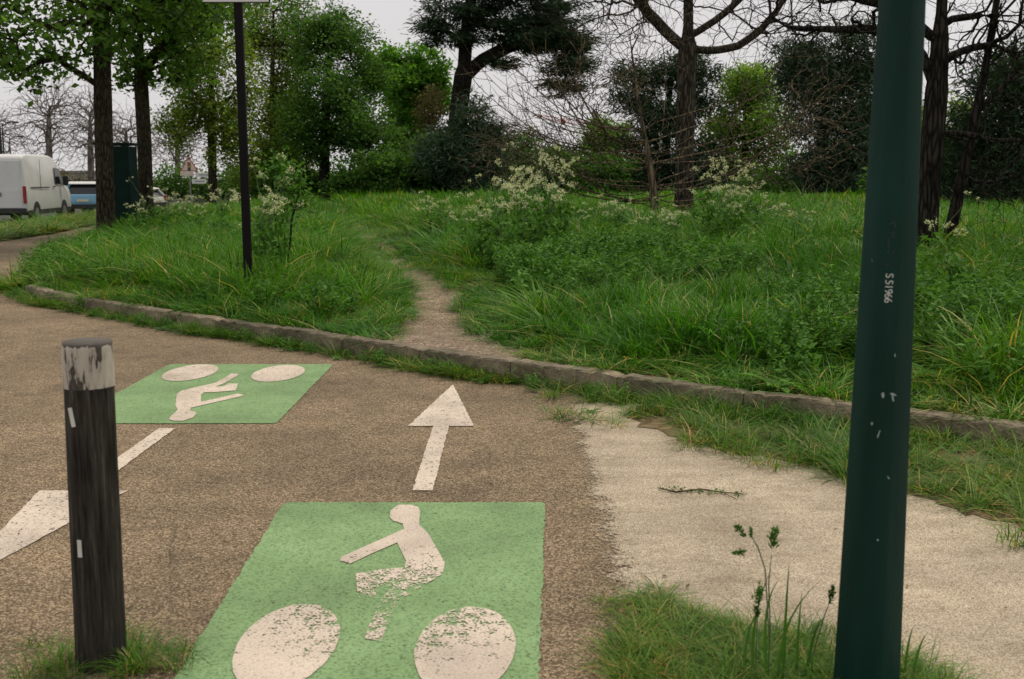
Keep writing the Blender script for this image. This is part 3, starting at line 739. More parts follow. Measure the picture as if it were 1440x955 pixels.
def fill(lobes, n, rng, shell=0.42):
    vol = np.array([np.prod(l[1]) ** (2 / 3) for l in lobes]); cnt = (n * vol / vol.sum()).astype(int) + 1
    out = []
    for (c, r), k in zip(lobes, cnt):
        v = unit(rng.normal(0, 1, (k, 3))) * rng.uniform(0, 1, (k, 1)) ** shell
        out.append(c + v * r)
    return np.concatenate(out)

def tree(name, label, cat, base, R, lobes, ntarget, bark, leaf=None, seeds=None, targets=None, seed=1, group=None, step=0.45, tip=0.008,
         nleaf=0, size=0.15, sigma=0.45, aspect=0.6, flat=0.5, conifer=False, bend=0.6, up=0.1, curve=0.35, jit=0.03, lean=(0, 0), top=None, minleafz=None, twiglets=0, twig_len=0.3, expo=2.3, clump=True):
    rng = np.random.default_rng(seed); base = np.array(base, float)
    if nleaf and not conifer and size < 0.25 and ntarget >= 200: ntarget = int(ntarget * 2.1); sigma = sigma * 0.52      # leaves sit in tight sprays at the twig ends
    if lobes is not None and clump: lobes_t = clumpy(lobes, rng)
    else: lobes_t = lobes
    if targets is None: targets = fill(lobes_t, ntarget, rng)
    if seeds is None:
        tz = top if top else max(c[2] + 0.2 * r[2] for c, r in lobes); cx = np.mean([c[0] for c, r in lobes]); cy = np.mean([c[1] for c, r in lobes])
        h = tz - base[2]
        seeds = [[base - (0, 0, 0.3), base + (0.1 * (cx - base[0]), 0, h * 0.35), (base[0] + 0.5 * (cx - base[0]), base[1] + 0.5 * (cy - base[1]), base[2] + h * 0.7), (cx, cy, tz)]]
    if twiglets:
        extra = np.repeat(targets, twiglets, 0) + rng.normal(0, 1, (len(targets) * twiglets, 3)) * twig_len
        targets = np.concatenate([targets, extra])
    pos, par, r, dr = grow(seeds, targets, rng, step=step, R=R, tip=tip, bend=bend, up=up, curve=curve, jit=jit, expo=expo)
    # flare at the foot
    r = r * (1 + 0.22 * np.exp(-np.maximum(pos[:, 2] - base[2], 0) / (R * 2.2)) * (np.hypot(pos[:, 0] - base[0], pos[:, 1] - base[1]) < R * 3))
    root = empty(name, base); tag(root, label, cat, group)
    ch = chains(pos, par, r); off = Vector(-base)
    main = ch[:1]; rest = ch[1:]
    Vt, Ft = tubes(pos - base, r, main); link('trunk', mesh_np('trunk', Vt, Ft, smooth=True), bark, root)
    if rest:
        Vt, Ft = tubes(pos - base, r, rest); link('branches', mesh_np('branches', Vt, Ft, smooth=True), bark, root)
    if nleaf and leaf is not None:
        k = max(1, nleaf // len(targets)); t = np.repeat(targets, k, 0)
        cl = np.repeat(rng.uniform(-0.3, 0.3, len(targets)), k)                   # every spray has its own tone
        off_ = rng.normal(0, 1, t.shape) * np.array((sigma, sigma, sigma * (0.28 if conifer else 0.7)))
        p = t + off_
        if minleafz is not None: p = p[p[:, 2] > minleafz]; cl = cl[:len(p)]
        out = None
        if conifer:
            ctr = np.array((base[0], base[1], 0)); out = p - ctr; out[:, 2] = -0.15 * np.linalg.norm(out[:, :2], axis=1); out = unit(out)
        tint = 0.5 + cl + rng.uniform(-0.35, 0.35, len(p))
        Vl, Fl, tt = leaves(p - base, size, rng, aspect, flat, out, tint)
        link('crown', mesh_np('crown', Vl, None, Fl, attrs={'tint': tt}), leaf, root)
    return root

def at_ground(px, d):
    x = P(px, 290, d).x; return (x, d, gz(x, d) if sdist(x, d) > 0 else 0.0)

# --- street trees along the path
b = at_ground(147, 26)
tree('street_tree', 'street tree with mossy grey trunk in front of the green cabinet', 'tree', b, 0.21,
     [lobe(60, 60, 25, 110, 75, 3), lobe(140, -60, 26, 190, 110, 4), lobe(40, -20, 25, 130, 90, 3), lobe(230, -40, 26, 90, 70, 3)], 420, M['bark_street'], M['leaf_street'],
     seeds=[[np.array(b) - (0, 0, .3), P(146, 200, 26), P(143, 60, 26), P(141, -60, 26), P(140, -190, 26)]], seed=3, nleaf=8800, size=0.19, sigma=0.3, group='street trees beside the path', up=0.05)
b = at_ground(205, 31)
tree('street_tree', 'street tree with forked dark trunk just beyond the green cabinet', 'tree', b, 0.2,
     [lobe(215, 40, 31, 95, 75, 3), lobe(180, -40, 31, 120, 80, 4), lobe(260, 60, 31, 50, 60, 2.4), lobe(180, 105, 31, 32, 28, 1.5), lobe(290, -20, 31, 70, 80, 3)], 420, M['bark_street'], M['leaf_street'],
     seeds=[[np.array(b) - (0, 0, .3), P(203, 200, 31), P(197, 95, 31), P(197, 20, 31), P(196, -110, 31)], [P(197, 98, 31), P(225, 70, 31), P(262, 28, 31), P(300, -40, 31)], [P(197, 92, 31), P(182, 62, 31), P(165, 20, 31.5), P(140, -50, 32)]],
     seed=4, nleaf=8200, size=0.19, sigma=0.3, group='street trees beside the path', up=0.05)
b = at_ground(299, 45)
tree('street_tree', 'slim street tree between the traffic sign and the brown sign post', 'tree', b, 0.18,
     [lobe(300, 80, 45, 70, 100, 3), lobe(270, 170, 45, 42, 45, 2), lobe(330, 170, 45, 45, 60, 2)], 380, M['bark_street'], M['leaf_olive'],
     seeds=[[np.array(b) - (0, 0, .3), P(298, 200, 45), P(297, 120, 45), P(297, 10, 45)], [P(298, 155, 45), P(270, 130, 45), P(245, 100, 45)], [P(298, 150, 45), P(325, 140, 45), P(350, 110, 45)]],
     seed=5, nleaf=17000, size=0.155, sigma=0.42, group='street trees beside the path')
tree('park_tree', 'yellowish olive fine-leaved tree behind the brown sign post', 'tree', at_ground(385, 52), 0.2,
     [lobe(385, 120, 52, 58, 100, 3), lobe(360, 215, 51, 50, 55, 2.5), lobe(415, 210, 51, 40, 60, 2.5), lobe(395, 35, 53, 58, 55, 2.5)], 420, M['bark_street'], M['leaf_olive'], seed=6, nleaf=34000, size=0.15, sigma=0.5)
b = at_ground(456, 48)
tree('park_tree', 'tall dark green tree with a straight black trunk left of the bright tree', 'tree', b, 0.23,
     [lobe(470, 120, 48, 78, 90, 3.4), lobe(425, 40, 49, 50, 50, 2), lobe(480, 45, 49, 42, 46, 2), lobe(515, 95, 49, 30, 40, 2), lobe(520, 170, 47, 45, 60, 2.5), lobe(450, 190, 48, 50, 35, 2), lobe(535, 230, 47, 40, 45, 2.2)], 460, M['bark_dark'], M['leaf_dark'],
     seeds=[[np.array(b) - (0, 0, .3), P(456, 220, 48), P(460, 130, 48), P(466, 50, 48)]], seed=7, nleaf=38000, size=0.155, sigma=0.48)
tree('park_tree', 'bright fresh green round-topped tree left of the cedar trunk', 'tree', at_ground(575, 60), 0.28,
     [lobe(575, 115, 60, 52, 55, 2.6), lobe(545, 100, 60, 30, 35, 2), lobe(600, 125, 59, 32, 45, 2), lobe(570, 175, 59, 50, 40, 2.4)], 330, M['bark_dark'], M['leaf_bright'], seed=8, nleaf=22000, size=0.24, sigma=0.42)
tree('park_tree', 'small brownish budding tree in front of the bright green tree', 'tree', at_ground(606, 50), 0.1,
     [lobe(606, 170, 50, 30, 45, 1.2), lobe(598, 215, 50, 30, 30, 1.2)], 200, M['twig'], M['leaf_brown'], seed=9, nleaf=5500, size=0.13, sigma=0.3, tip=0.006)
for k, (px, py, d, rx, ry, sd, lab) in enumerate(((520, 245, 45, 62, 45, 10, 'dark evergreen shrub between the black trunk and the young pine'), (590, 245, 46, 48, 55, 11, 'dark evergreen shrub under the brownish budding tree'),
                                               (410, 262, 50, 48, 30, 12, 'dark low shrub between the brown sign post and the black trunk'))):
    tree('shrub', lab, 'shrub', at_ground(px, d), 0.08, [lobe(px, py, d, rx, ry, 1.5), lobe(px + rx * .4, py + 12, d - .5, rx * .5, ry * .6, 1.2)], 240, M['bark_dark'], M['leaf_dark'], seed=sd, nleaf=13000, size=0.17, sigma=0.32, group='evergreen shrubs at the meadow edge')

# --- cedar of flat plates with a forked trunk
b = at_ground(634, 55); D = 55
def plate(px, py, rx, ry=9, dep=2.6): return lobe(px, py, D, rx, ry, dep)
cl = [plate(645, 20, 52, 18, 3), plate(700, -10, 95, 30, 3.4), plate(614, 42, 24, 10), plate(650, 55, 50, 10), plate(720, 40, 70, 18, 3), plate(775, 60, 58, 18, 3), plate(775, 22, 50, 20, 3), plate(745, 62, 45, 12),
      plate(800, 92, 42, 14, 2.6), plate(785, 122, 28, 14, 2), plate(700, 88, 22, 9, 1.6), plate(808, 70, 28, 16, 2), plate(720, -50, 110, 30, 3.5), plate(660, -45, 70, 25, 3)]
tree('cedar', 'large cedar with flat dark layered crown and forked leaning trunk', 'tree', b, 0.46, cl, 620, M['bark_dark'], M['needle_blue'],
     seeds=[[np.array(b) - (0, 0, .3), P(640, 200, D), P(648, 130, D), P(653, 100, D), P(655, 50, D), P(665, -20, D), P(670, -70, D)], [P(651, 112, D), P(668, 92, D), P(690, 76, D), P(725, 62, D), P(775, 50, D), P(815, 60, D)], [P(656, 60, D), P(630, 40, D), P(600, 45, D)]],
     seed=13, clump=False, nleaf=40000, size=0.34, sigma=0.33, aspect=0.2, conifer=True, flat=1.2, up=0.0, curve=0.15)
# --- pines and other conifers
def pine(px, d, lobes, lab, sd, nl=20000, mat='needle', R=0.2, top=None, size=0.32, sig=0.38):
    return tree('conifer', lab, 'tree', at_ground(px, d), R, lobes, 300, M['bark_dark'], M[mat], seed=sd, nleaf=nl, size=size, sigma=sig, aspect=0.17, conifer=False, flat=0.2, top=top)
D = 44
pine(652, D, [lobe(650, 235, D, 48, 40, 1.6), lobe(630, 215, D, 28, 30, 1), lobe(680, 225, D, 26, 40, 1), lobe(664, 185, D, 14, 24, .5), lobe(665, 158, D, 6, 16, .25), lobe(690, 190, D, 9, 18, .4)], 'bushy young pine with upright leaders in front of the cedar trunk', 14, 17000, 'needle_blue', 0.12)
D = 50
pine(935, D, [lobe(900, 112, D, 40, 22, 1.5), lobe(945, 98, D, 42, 18, 1.5), lobe(985, 112, D, 24, 22, 1.2), lobe(885, 145, D, 24, 14, 1), lobe(985, 150, D, 16, 20, 1), lobe(930, 165, D, 40, 40, 1.6), lobe(925, 235, D, 55, 50, 2), lobe(985, 235, D, 40, 50, 2)], 'dark round-headed pine standing behind the big bare tree trunk', 15, 24000, 'needle', 0.25)
D = 45
pine(1150, D, [lobe(1150, 100, D, 55, 45, 2), lobe(1120, 85, D, 34, 30, 1.4), lobe(1190, 90, D, 50, 45, 2), lobe(1170, 180, D, 75, 60, 2.4), lobe(1215, 150, D, 45, 90, 2), lobe(1140, 245, D, 50, 40, 2), lobe(1200, 250, D, 50, 40, 2)], 'dark spreading conifer left of the green lamp post', 16, 30000, 'needle_blue', 0.3)
D = 30
pine(1415, D, [lobe(1420, 110, D, 42, 45, 1.6), lobe(1400, 190, D, 55, 60, 2), lobe(1440, 250, D, 90, 60, 2.2), lobe(1375, 260, D, 45, 48, 1.6), lobe(1470, 120, D, 60, 110, 2)], 'black-green conifer behind the leaning thin trunk', 17, 26000, 'needle', 0.25, size=0.28)
tree('park_tree', 'light green leafy tree between the round-headed pine and the spreading conifer', 'tree', at_ground(1045, 52), 0.22,
     [lobe(1050, 125, 52, 40, 40, 2), lobe(1035, 175, 52, 50, 55, 2.4), lobe(1085, 170, 52, 40, 70, 2.4), lobe(1025, 240, 51, 40, 45, 2)], 360, M['bark_dark'], M['leaf_lime'], seed=18, nleaf=20000, size=0.17, sigma=0.4)
tree('park_tree', 'olive green tree glimpsed behind the thick bare trunk beside the lamp post', 'tree', at_ground(1325, 48), 0.2,
     [lobe(1330, 180, 48, 45, 55, 2), lobe(1310, 240, 48, 60, 50, 2), lobe(1280, 200, 48, 40, 60, 2)], 260, M['bark_dark'], M['leaf_olive'], seed=19, nleaf=11000, size=0.17, sigma=0.4)
for px, py, d, rx, ry, mat, sd, lab in ((745, 235, 48, 55, 50, 'leaf_dark', 20, 'dark low shrub right of the young pine'), (800, 240, 50, 50, 40, 'leaf_dark', 21, 'dark shrub behind the arching bare stems'),
                                        (858, 195, 58, 40, 32, 'leaf_lime', 22, 'yellow-green shrub showing behind the arching bare stems'), (1060, 268, 44, 60, 24, 'leaf_dark', 23, 'dark low shrub under the light green tree'),
                                        (850, 255, 47, 50, 34, 'leaf_dark', 24, 'dark shrub left of the round-headed pine'), (1290, 265, 38, 70, 42, 'leaf_dark', 25, 'dark shrub behind the two bare right-hand trunks')):
    tree('shrub', lab, 'shrub', at_ground(px, d), 0.07, [lobe(px, py, d, rx, ry, 1.6), lobe(px - rx * .45, py + 14, d, rx * .5, ry * .6, 1.2)], 220, M['bark_dark'], M[mat], seed=sd, nleaf=10000, size=0.17, sigma=0.32)

# --- the big bare tree
D = 24.0; b = at_ground(962, D); rng = np.random.default_rng(31)
S = [[np.array(b) - (0, 0, .3), P(963, 200, D), P(966, 90, D), P(968, 40, D), P(968, -40, D), P(972, -160, D)],
     [P(966, 72, D), P(940, 48, D), P(915, 22, D), P(895, 0, D), P(870, -50, D - .5)],
     [P(967, 70, D), P(1000, 72, D), P(1035, 68, D), P(1062, 50, D), P(1085, 25, D), P(1110, -10, D), P(1140, -60, D)],
     [P(967, 52, D), P(990, 40, D), P(1015, 22, D), P(1045, -5, D), P(1070, -40, D)],
     [P(915, 22, D), P(900, -10, D - .6), P(885, -60, D - 1)],
     [P(968, 0, D), P(950, -20, D), P(930, -70, D)]]
tg = np.concatenate([fill([lobe(965, -110, D, 240, 100, 4)], 420, rng), fill([lobe(860, 10, D, 90, 60, 3), lobe(1080, 20, D, 110, 60, 3)], 240, rng)])
tree('bare_tree', 'big bare tree with thick grey-brown trunk and spreading limbs in the meadow', 'tree', b, 0.205, None, 0, M['bark'], seeds=S, targets=tg, seed=31, step=0.22, tip=0.0036, twiglets=4, twig_len=0.45, bend=1.5, curve=0.18, up=0.02, jit=0.014, expo=1.95)
# --- arching bare stems at its foot
D = 21.5; b = at_ground(922, D); S = [[np.array(b) - (0, 0, .2), P(921, 290, D), P(917, 250, D), P(908, 200, D), P(896, 130, D), P(884, 40, D)], [P(919, 262, D), P(925, 225, D), P(933, 170, D), P(938, 110, D), P(930, 50, D)]]
arcs = [[(918, 270), (880, 262), (830, 225), (790, 170), (765, 110), (745, 50)], [(917, 284), (860, 278), (800, 258), (740, 225), (700, 200), (655, 185)], [(912, 225), (870, 190), (820, 140), (770, 100), (700, 75)],
        [(922, 280), (960, 268), (1010, 250), (1070, 215), (1130, 160), (1180, 105)], [(922, 285), (980, 282), (1040, 270), (1100, 240), (1160, 225), (1215, 200)], [(918, 286), (850, 282), (780, 262), (720, 250), (670, 235)],
        [(923, 288), (1000, 292), (1080, 290), (1150, 300), (1210, 312)]]
for k in range(44):                                             # slender stems leave the short trunk at all heights, dip and then sweep up
    left = k < 30; y0 = rng.uniform(175, 287); x0 = np.interp(y0, [130, 200, 250, 290], [896, 908, 917, 921])
    tx = rng.uniform(620, 830) if left else rng.uniform(1000, 1215); ty = y0 - (rng.uniform(30, 165) if left else rng.uniform(70, 190)); dip = rng.uniform(-6, 12) if left else rng.uniform(-22, 4)
    arcs.append([(x0, y0), (x0 + (tx - x0) * .25, min(y0 + dip, 292)), (x0 + (tx - x0) * .5, min(y0 + dip - (y0 - ty) * .12, 290)), (x0 + (tx - x0) * .78, y0 - (y0 - ty) * .5), (tx, ty)])
for k, a in enumerate(arcs):
    dz = rng.uniform(-1, 1); S.append([np.array(P(px, py, D + dz * (i / len(a)) * 2.4)) for i, (px, py) in enumerate(a)])
tg = np.concatenate([fill([lobe(790, 150, D, 120, 90, 1.6), lobe(740, 215, D, 90, 45, 1.5), lobe(870, 110, D, 80, 110, 1.4)], 640, rng), fill([lobe(1090, 200, D, 110, 80, 1.5), lobe(1140, 150, D, 70, 70, 1.4)], 260, rng)])
tree('bare_shrub', 'clump of long arching bare tan stems growing before the big bare trunk', 'shrub', b, 0.085, None, 0, M['twig'], seeds=S, targets=tg, seed=32, step=0.22, tip=0.005, twiglets=3, twig_len=0.32, bend=1.6, curve=0.2, up=0.03, jit=0.010, expo=1.9)
# --- two bare trees at the right
D = 14.0; b = at_ground(1303, D)
S = [[np.array(b) - (0, 0, .3), P(1306, 250, D), P(1318, 120, D), P(1325, 0, D), P(1330, -150, D)], [P(1317, 130, D), P(1290, 60, D), P(1230, 40, D), P(1160, 42, D), P(1090, 36, D)], [P(1322, 60, D), P(1260, 10, D), P(1180, -10, D), P(1110, -5, D)],
     [P(1318, 90, D), P(1360, 65, D), P(1400, 66, D), P(1450, 20, D)], [P(1322, 30, D), P(1380, 20, D), P(1440, 24, D), P(1500, 0, D)], [P(1312, 190, D), P(1350, 185, D), P(1400, 200, D), P(1450, 196, D)]]
tg = np.concatenate([fill([lobe(1170, 20, D, 110, 45, 1.2)], 160, rng), fill([lobe(1400, 40, D, 90, 70, 1.2)], 130, rng), fill([lobe(1330, -120, D, 200, 90, 2)], 150, rng), fill([lobe(1400, 220, D, 70, 60, .9)], 40, rng)])
tree('bare_tree', 'bare tree with thick dark furrowed trunk right behind the green lamp post', 'tree', b, 0.15, None, 0, M['bark_dark'], seeds=S, targets=tg, seed=33, step=0.16, tip=0.0022, twiglets=4, twig_len=0.26, bend=1.5, curve=0.18, up=0.0, jit=0.008, expo=2.0)
b = at_ground(1326, D + .3); D2 = D + .3
S = [[np.array(b) - (0, 0, .3), P(1340, 310, D2), P(1362, 210, D2), P(1385, 100, D2), P(1402, 0, D2), P(1420, -120, D2)], [P(1385, 100, D2), P(1420, 60, D2), P(1460, 40, D2)], [P(1372, 160, D2), P(1420, 110, D2), P(1470, 90, D2)], [P(1352, 250, D2), P(1395, 262, D2), P(1450, 235, D2)]]
tg = np.concatenate([fill([lobe(1420, 110, D2, 60, 90, 1)], 70, rng), fill([lobe(1395, 270, D2, 60, 35, .8)], 40, rng), fill([lobe(1420, -60, D2, 90, 60, 1.2)], 60, rng)])
tree('bare_tree', 'thin bare leaning tree beside the thick furrowed trunk', 'tree', b, 0.085, None, 0, M['bark_dark'], seeds=S, targets=tg, seed=34, step=0.16, tip=0.0022, twiglets=4, twig_len=0.26, bend=1.5, curve=0.18, up=0.0, jit=0.008, expo=2.0)
# --- far bare trees beyond the street and along the back of the park
far = [(70, 92, 55, 60, 172, 'pale bare tree rising behind the white van'), (128, 96, 42, 60, 185, 'pale bare tree left of the green cabinet'), (178, 100, 50, 45, 205, 'pale bare tree seen between the two mossy street trunks'), (250, 104, 55, 42, 205, 'pale bare tree above the triangular traffic sign'),
       (-10, 98, 50, 45, 195, 'pale bare tree behind the street lamps'), (715, 95, 45, 45, 212, 'pale bare tree right of the cedar trunk'), (770, 110, 45, 40, 225, 'pale bare tree below the hanging cedar boughs'), (1290, 95, 50, 55, 205, 'pale bare tree behind the green lamp post')]
for k, (px, d, rx, ry, py, lab) in enumerate(far):
    x = P(px, 250, d).x
    tree('bare_tree', lab, 'tree', (x, d, gz(x, d) if sdist(x, d) > 0 else -0.05), 0.28, [lobe(px, py, d, rx, ry, 3), lobe(px, py - ry * .3, d, rx * .6, ry * .7, 2)], 420, M['twig_far_hazy'], seed=50 + k, step=0.6, tip=0.013, twiglets=4, twig_len=0.8, bend=1.4, curve=0.15, up=0.15, group='far bare trees', jit=0.03, expo=2.0, clump=False)
# --- hedges closing the view
for px0, px1, d, top, mat, sd, lab in ((155, 345, 78, 236, 'leaf_dark', 60, 'long dark hedge behind the parked cars and traffic sign'), (-60, 150, 118, 240, 'leaf_brown', 61, 'far brownish hedge beyond the van'), (330, 700, 74, 225, 'leaf_dark', 62, 'long dark hedge at the back of the park left of the cedar'), (690, 1040, 80, 232, 'leaf_brown', 63, 'brownish hedge at the back of the park behind the arching stems'), (1000, 1560, 66, 215, 'leaf_dark', 64, 'long dark hedge at the back of the park on the lamp post side')):
    n = int((px1 - px0) / 22); lb = [lobe(px0 + (k + .5) * 22, (top + 290) / 2 + 8 * math.sin(k * 2.1 + sd), d + .8 * math.sin(k * 1.3), 18, (290 - top) / 2 + 5 * math.sin(k * 3.7), 1.4) for k in range(n)]
    xm = P((px0 + px1) / 2, 290, d).x; rg = np.random.default_rng(sd)
    hroot = empty('hedge', (xm, d, 0)); tag(hroot, lab, 'hedge')
    pts = fill(lb, 17 * n, rg, 0.6); pts = pts[pts[:, 2] > 0]
    t = np.repeat(pts, 50, 0); t = t + rg.normal(0, .38, t.shape); t = t[t[:, 2] > 0.02]
    Vl, Fl, tt = leaves(t - np.array((xm, d, 0)), 0.26, rg, 0.6, 0.4)
    link('crown', mesh_np('crown', Vl, None, Fl, attrs={'tint': tt}), M[mat], hroot)
    for c, r in lb: MB().tube([(c[0] - xm, c[1] - d, -0.05), (c[0] - xm + .1, c[1] - d, c[2])], [0.06, 0.02], 5).build('stem', M['bark_dark'], hroot)

# ------------------------------------------------------------------ grass and plants
def blade_mesh(name, n, rad, rng, width=0.014, lean=0.5, segs=4, hvar=0.35, mat=None, dryf=0.05):
    """a clump of n curved, tapering blades, about 1 unit tall"""
    a = rng.uniform(0, 2 * np.pi, n); rr = rad * np.sqrt(rng.uniform(0, 1, n))
    b0 = np.stack([rr * np.cos(a), rr * np.sin(a), np.full(n, -0.04)], 1)
    az = a + rng.normal(0, 0.9, n); dirv = np.stack([np.cos(az), np.sin(az), np.zeros(n)], 1); side = np.stack([-np.sin(az), np.cos(az), np.zeros(n)], 1)
    h = 1 - hvar * rng.uniform(0, 1.6, n); h = np.clip(h, 0.25, 1.1); ln = lean * rng.uniform(0.15, 1.3, n); w = width * rng.uniform(0.6, 1.4, n)
    rows = []
    for t in np.linspace(0, 1, segs + 1):
        p = b0 + dirv * (ln * t ** 2 * h)[:, None] * 0.5 + np.array((0, 0, 1.0)) * (h * (t - 0.28 * ln * t ** 3))[:, None]
        ww = (w * (1 - t ** 1.8) * (0.55 + 0.9 * t if t < 0.5 else 1.0))[:, None]
        rows.append((p - side * ww, p + side * ww))
    V = np.stack([v for r in rows for v in r], 1)          # n, 2*(segs+1), 3
    m = V.shape[1]; base = (np.arange(n) * m)[:, None]
    q = np.concatenate([np.stack([base[:, 0] + 2 * k, base[:, 0] + 2 * k + 1, base[:, 0] + 2 * k + 3, base[:, 0] + 2 * k + 2], 1) for k in range(segs)])
    tint = np.repeat(np.clip(rng.normal(0.5, 0.28, n), 0, 1.6), m)
    # a few dry blades
    dry = np.repeat(rng.uniform(0, 1, n) < dryf, m); tint[dry] = 1.6
    me = mesh_np(name, V.reshape(-1, 3), q, attrs={'tint': tint}); me.materials.append(mat); return me

def leafy_mesh(name, n, rng, spread=0.5, size=0.16, mat=None, stems=7):
    """upright leafy stems (nettle, bramble): about 1 unit tall"""
    pts, out = [], []
    for k in range(stems):
        a = rng.uniform(0, 2 * np.pi); r0 = spread * 0.5 * rng.uniform(0, 1); ln = rng.uniform(0, 0.35); hh = rng.uniform(0.55, 1.0)
        for t in np.linspace(0.12, 1, n // stems):
            p = np.array((r0 * np.cos(a) + ln * t * t * np.cos(a), r0 * np.sin(a) + ln * t * t * np.sin(a), hh * t)); az = rng.uniform(0, 6.28)
            for s in (0, np.pi): pts.append(p); out.append((np.cos(az + s), np.sin(az + s), rng.uniform(-0.1, 0.5)))
    V, Ft, tt = leaves(np.array(pts), size, rng, 0.55, 0.6, np.array(out) * 3, rng.uniform(0.1, 0.9, len(pts)))
    me = mesh_np(name, V, None, Ft, attrs={'tint': tt}); me.materials.append(mat); return me

def rosette_mesh(name, n, rng, mat):
    """broad dock leaves: bent strips"""
    VV, FF, tt, off = [], [], [], 0
    for k in range(n):
        az = 2 * np.pi * k / n + rng.normal(0, .3); L = rng.uniform(0.6, 1.0); w = rng.uniform(0.09, 0.14); el = rng.uniform(0.35, 1.0)
        for i, t in enumerate(np.linspace(0, 1, 6)):
            r_ = L * t * math.cos(el * (1 - .5 * t)); z = L * (math.sin(el) * t - 0.55 * t * t) + .02
            ww = w * math.sin(math.pi * min(1, 0.08 + t * 0.92)) ** 0.7
            for s in (-1, 0, 1): VV.append((r_ * math.cos(az) - s * ww * math.sin(az), r_ * math.sin(az) + s * ww * math.cos(az), z + (0.03 if s else 0))); tt.append(rng.uniform(.3, .8) if i == 0 and s == -1 else tt[-1])
            if i:
                for s in (0, 1): a = off + i * 3 + s; FF.append((a - 3, a - 2, a + 1, a))
        off += 18
    me = mesh_np(name, VV, FF, smooth=True, attrs={'tint': tt}); me.materials.append(mat); return me

def scatter(name, protos, pos, rot, scl, idx, label, cat):
    """one object of kind stuff: a prototype clump instanced on every point"""
    col = bpy.data.collections.new(name + '_clumps')
    for k, me in enumerate(protos):
        po = bpy.data.objects.new(f'{name}_clump_{k:02d}', me); col.objects.link(po)
    n = len(pos); me = bpy.data.meshes.new(name); me.vertices.add(n); me.vertices.foreach_set('co', np.asarray(pos, np.float32).ravel())
    for nm, typ, arr in (('rot', 'FLOAT_VECTOR', rot), ('scl', 'FLOAT_VECTOR', scl)):
        at = me.attributes.new(nm, typ, 'POINT'); at.data.foreach_set('vector', np.asarray(arr, np.float32).ravel())
    at = me.attributes.new('idx', 'INT', 'POINT'); at.data.foreach_set('value', np.asarray(idx, np.int32))
    o = link(name, me); tag(o, label, cat, kind='stuff')
    ng = bpy.data.node_groups.new(name, 'GeometryNodeTree')
    ng.interface.new_socket('Geometry', in_out='INPUT', socket_type='NodeSocketGeometry'); ng.interface.new_socket('Geometry', in_out='OUTPUT', socket_type='NodeSocketGeometry')
    gi = ng.nodes.new('NodeGroupInput'); go = ng.nodes.new('NodeGroupOutput'); ip = ng.nodes.new('GeometryNodeInstanceOnPoints'); ci = ng.nodes.new('GeometryNodeCollectionInfo')
    ci.inputs['Collection'].default_value = col; ci.inputs['Separate Children'].default_value = True; ci.inputs['Reset Children'].default_value = True
    ip.inputs['Pick Instance'].default_value = True
    def attr(nm, typ):
        a = ng.nodes.new('GeometryNodeInputNamedAttribute'); a.data_type = typ; a.inputs['Name'].default_value = nm; return a.outputs['Attribute']
    ng.links.new(gi.outputs[0], ip.inputs['Points']); ng.links.new(ci.outputs[0], ip.inputs['Instance'])
    ng.links.new(attr('idx', 'INT'), ip.inputs['Instance Index'])
    e2r = ng.nodes.new('FunctionNodeEulerToRotation'); ng.links.new(attr('rot', 'FLOAT_VECTOR'), e2r.inputs[0]); ng.links.new(e2r.outputs[0], ip.inputs['Rotation'])
    ng.links.new(attr('scl', 'FLOAT_VECTOR'), ip.inputs['Scale']); ng.links.new(ip.outputs[0], go.inputs[0])
    md = o.modifiers.new('scatter', 'NODES'); md.node_group = ng
    return o

g = np.random.default_rng(77)
tall = [blade_mesh(f'tall{k}', 46, 0.16, g, 0.0075, 0.75 + .25 * k, 4, mat=M['grass']) for k in range(4)]
farc = [blade_mesh(f'far{k}', 90, 0.42, g, 0.02, 0.8, 3, mat=M['grass']) for k in range(3)]
short = [blade_mesh(f'short{k}', 42, 0.13, g, 0.006, 1.1, 3, hvar=.5, mat=M['verge'], dryf=(.04, .08, .16, .35)[k]) for k in range(4)]
dryc = [blade_mesh(f'dry{k}', 30, 0.2, g, 0.007, 1.5, 4, hvar=.5, mat=M['grass'], dryf=.35) for k in range(2)]
nettle = [leafy_mesh(f'nettle{k}', 120, g, 0.6, 0.11, M['weed']) for k in range(3)]
small = [leafy_mesh(f'smallweed{k}', 80, g, 0.9, 0.16, M['weed'], 10) for k in range(3)]
dock = [rosette_mesh(f'dock{k}', 7, g, M['weed']) for k in range(2)]

def in_poly(x, y, poly):
    c = np.zeros(x.shape, bool); j = len(poly) - 1
    for i in range(len(poly)):
        xi, yi = poly[i][0], poly[i][1]; xj, yj = poly[j][0], poly[j][1]
        c ^= ((yi > y) != (yj > y)) & (x < (xj - xi) * (y - yi) / (yj - yi + 1e-12) + xi); j = i
    return c
def spread(x0, x1, y0, y1, dens):
    n = int((x1 - x0) * (y1 - y0) * dens); return g.uniform(x0, x1, n), g.uniform(y0, y1, n)

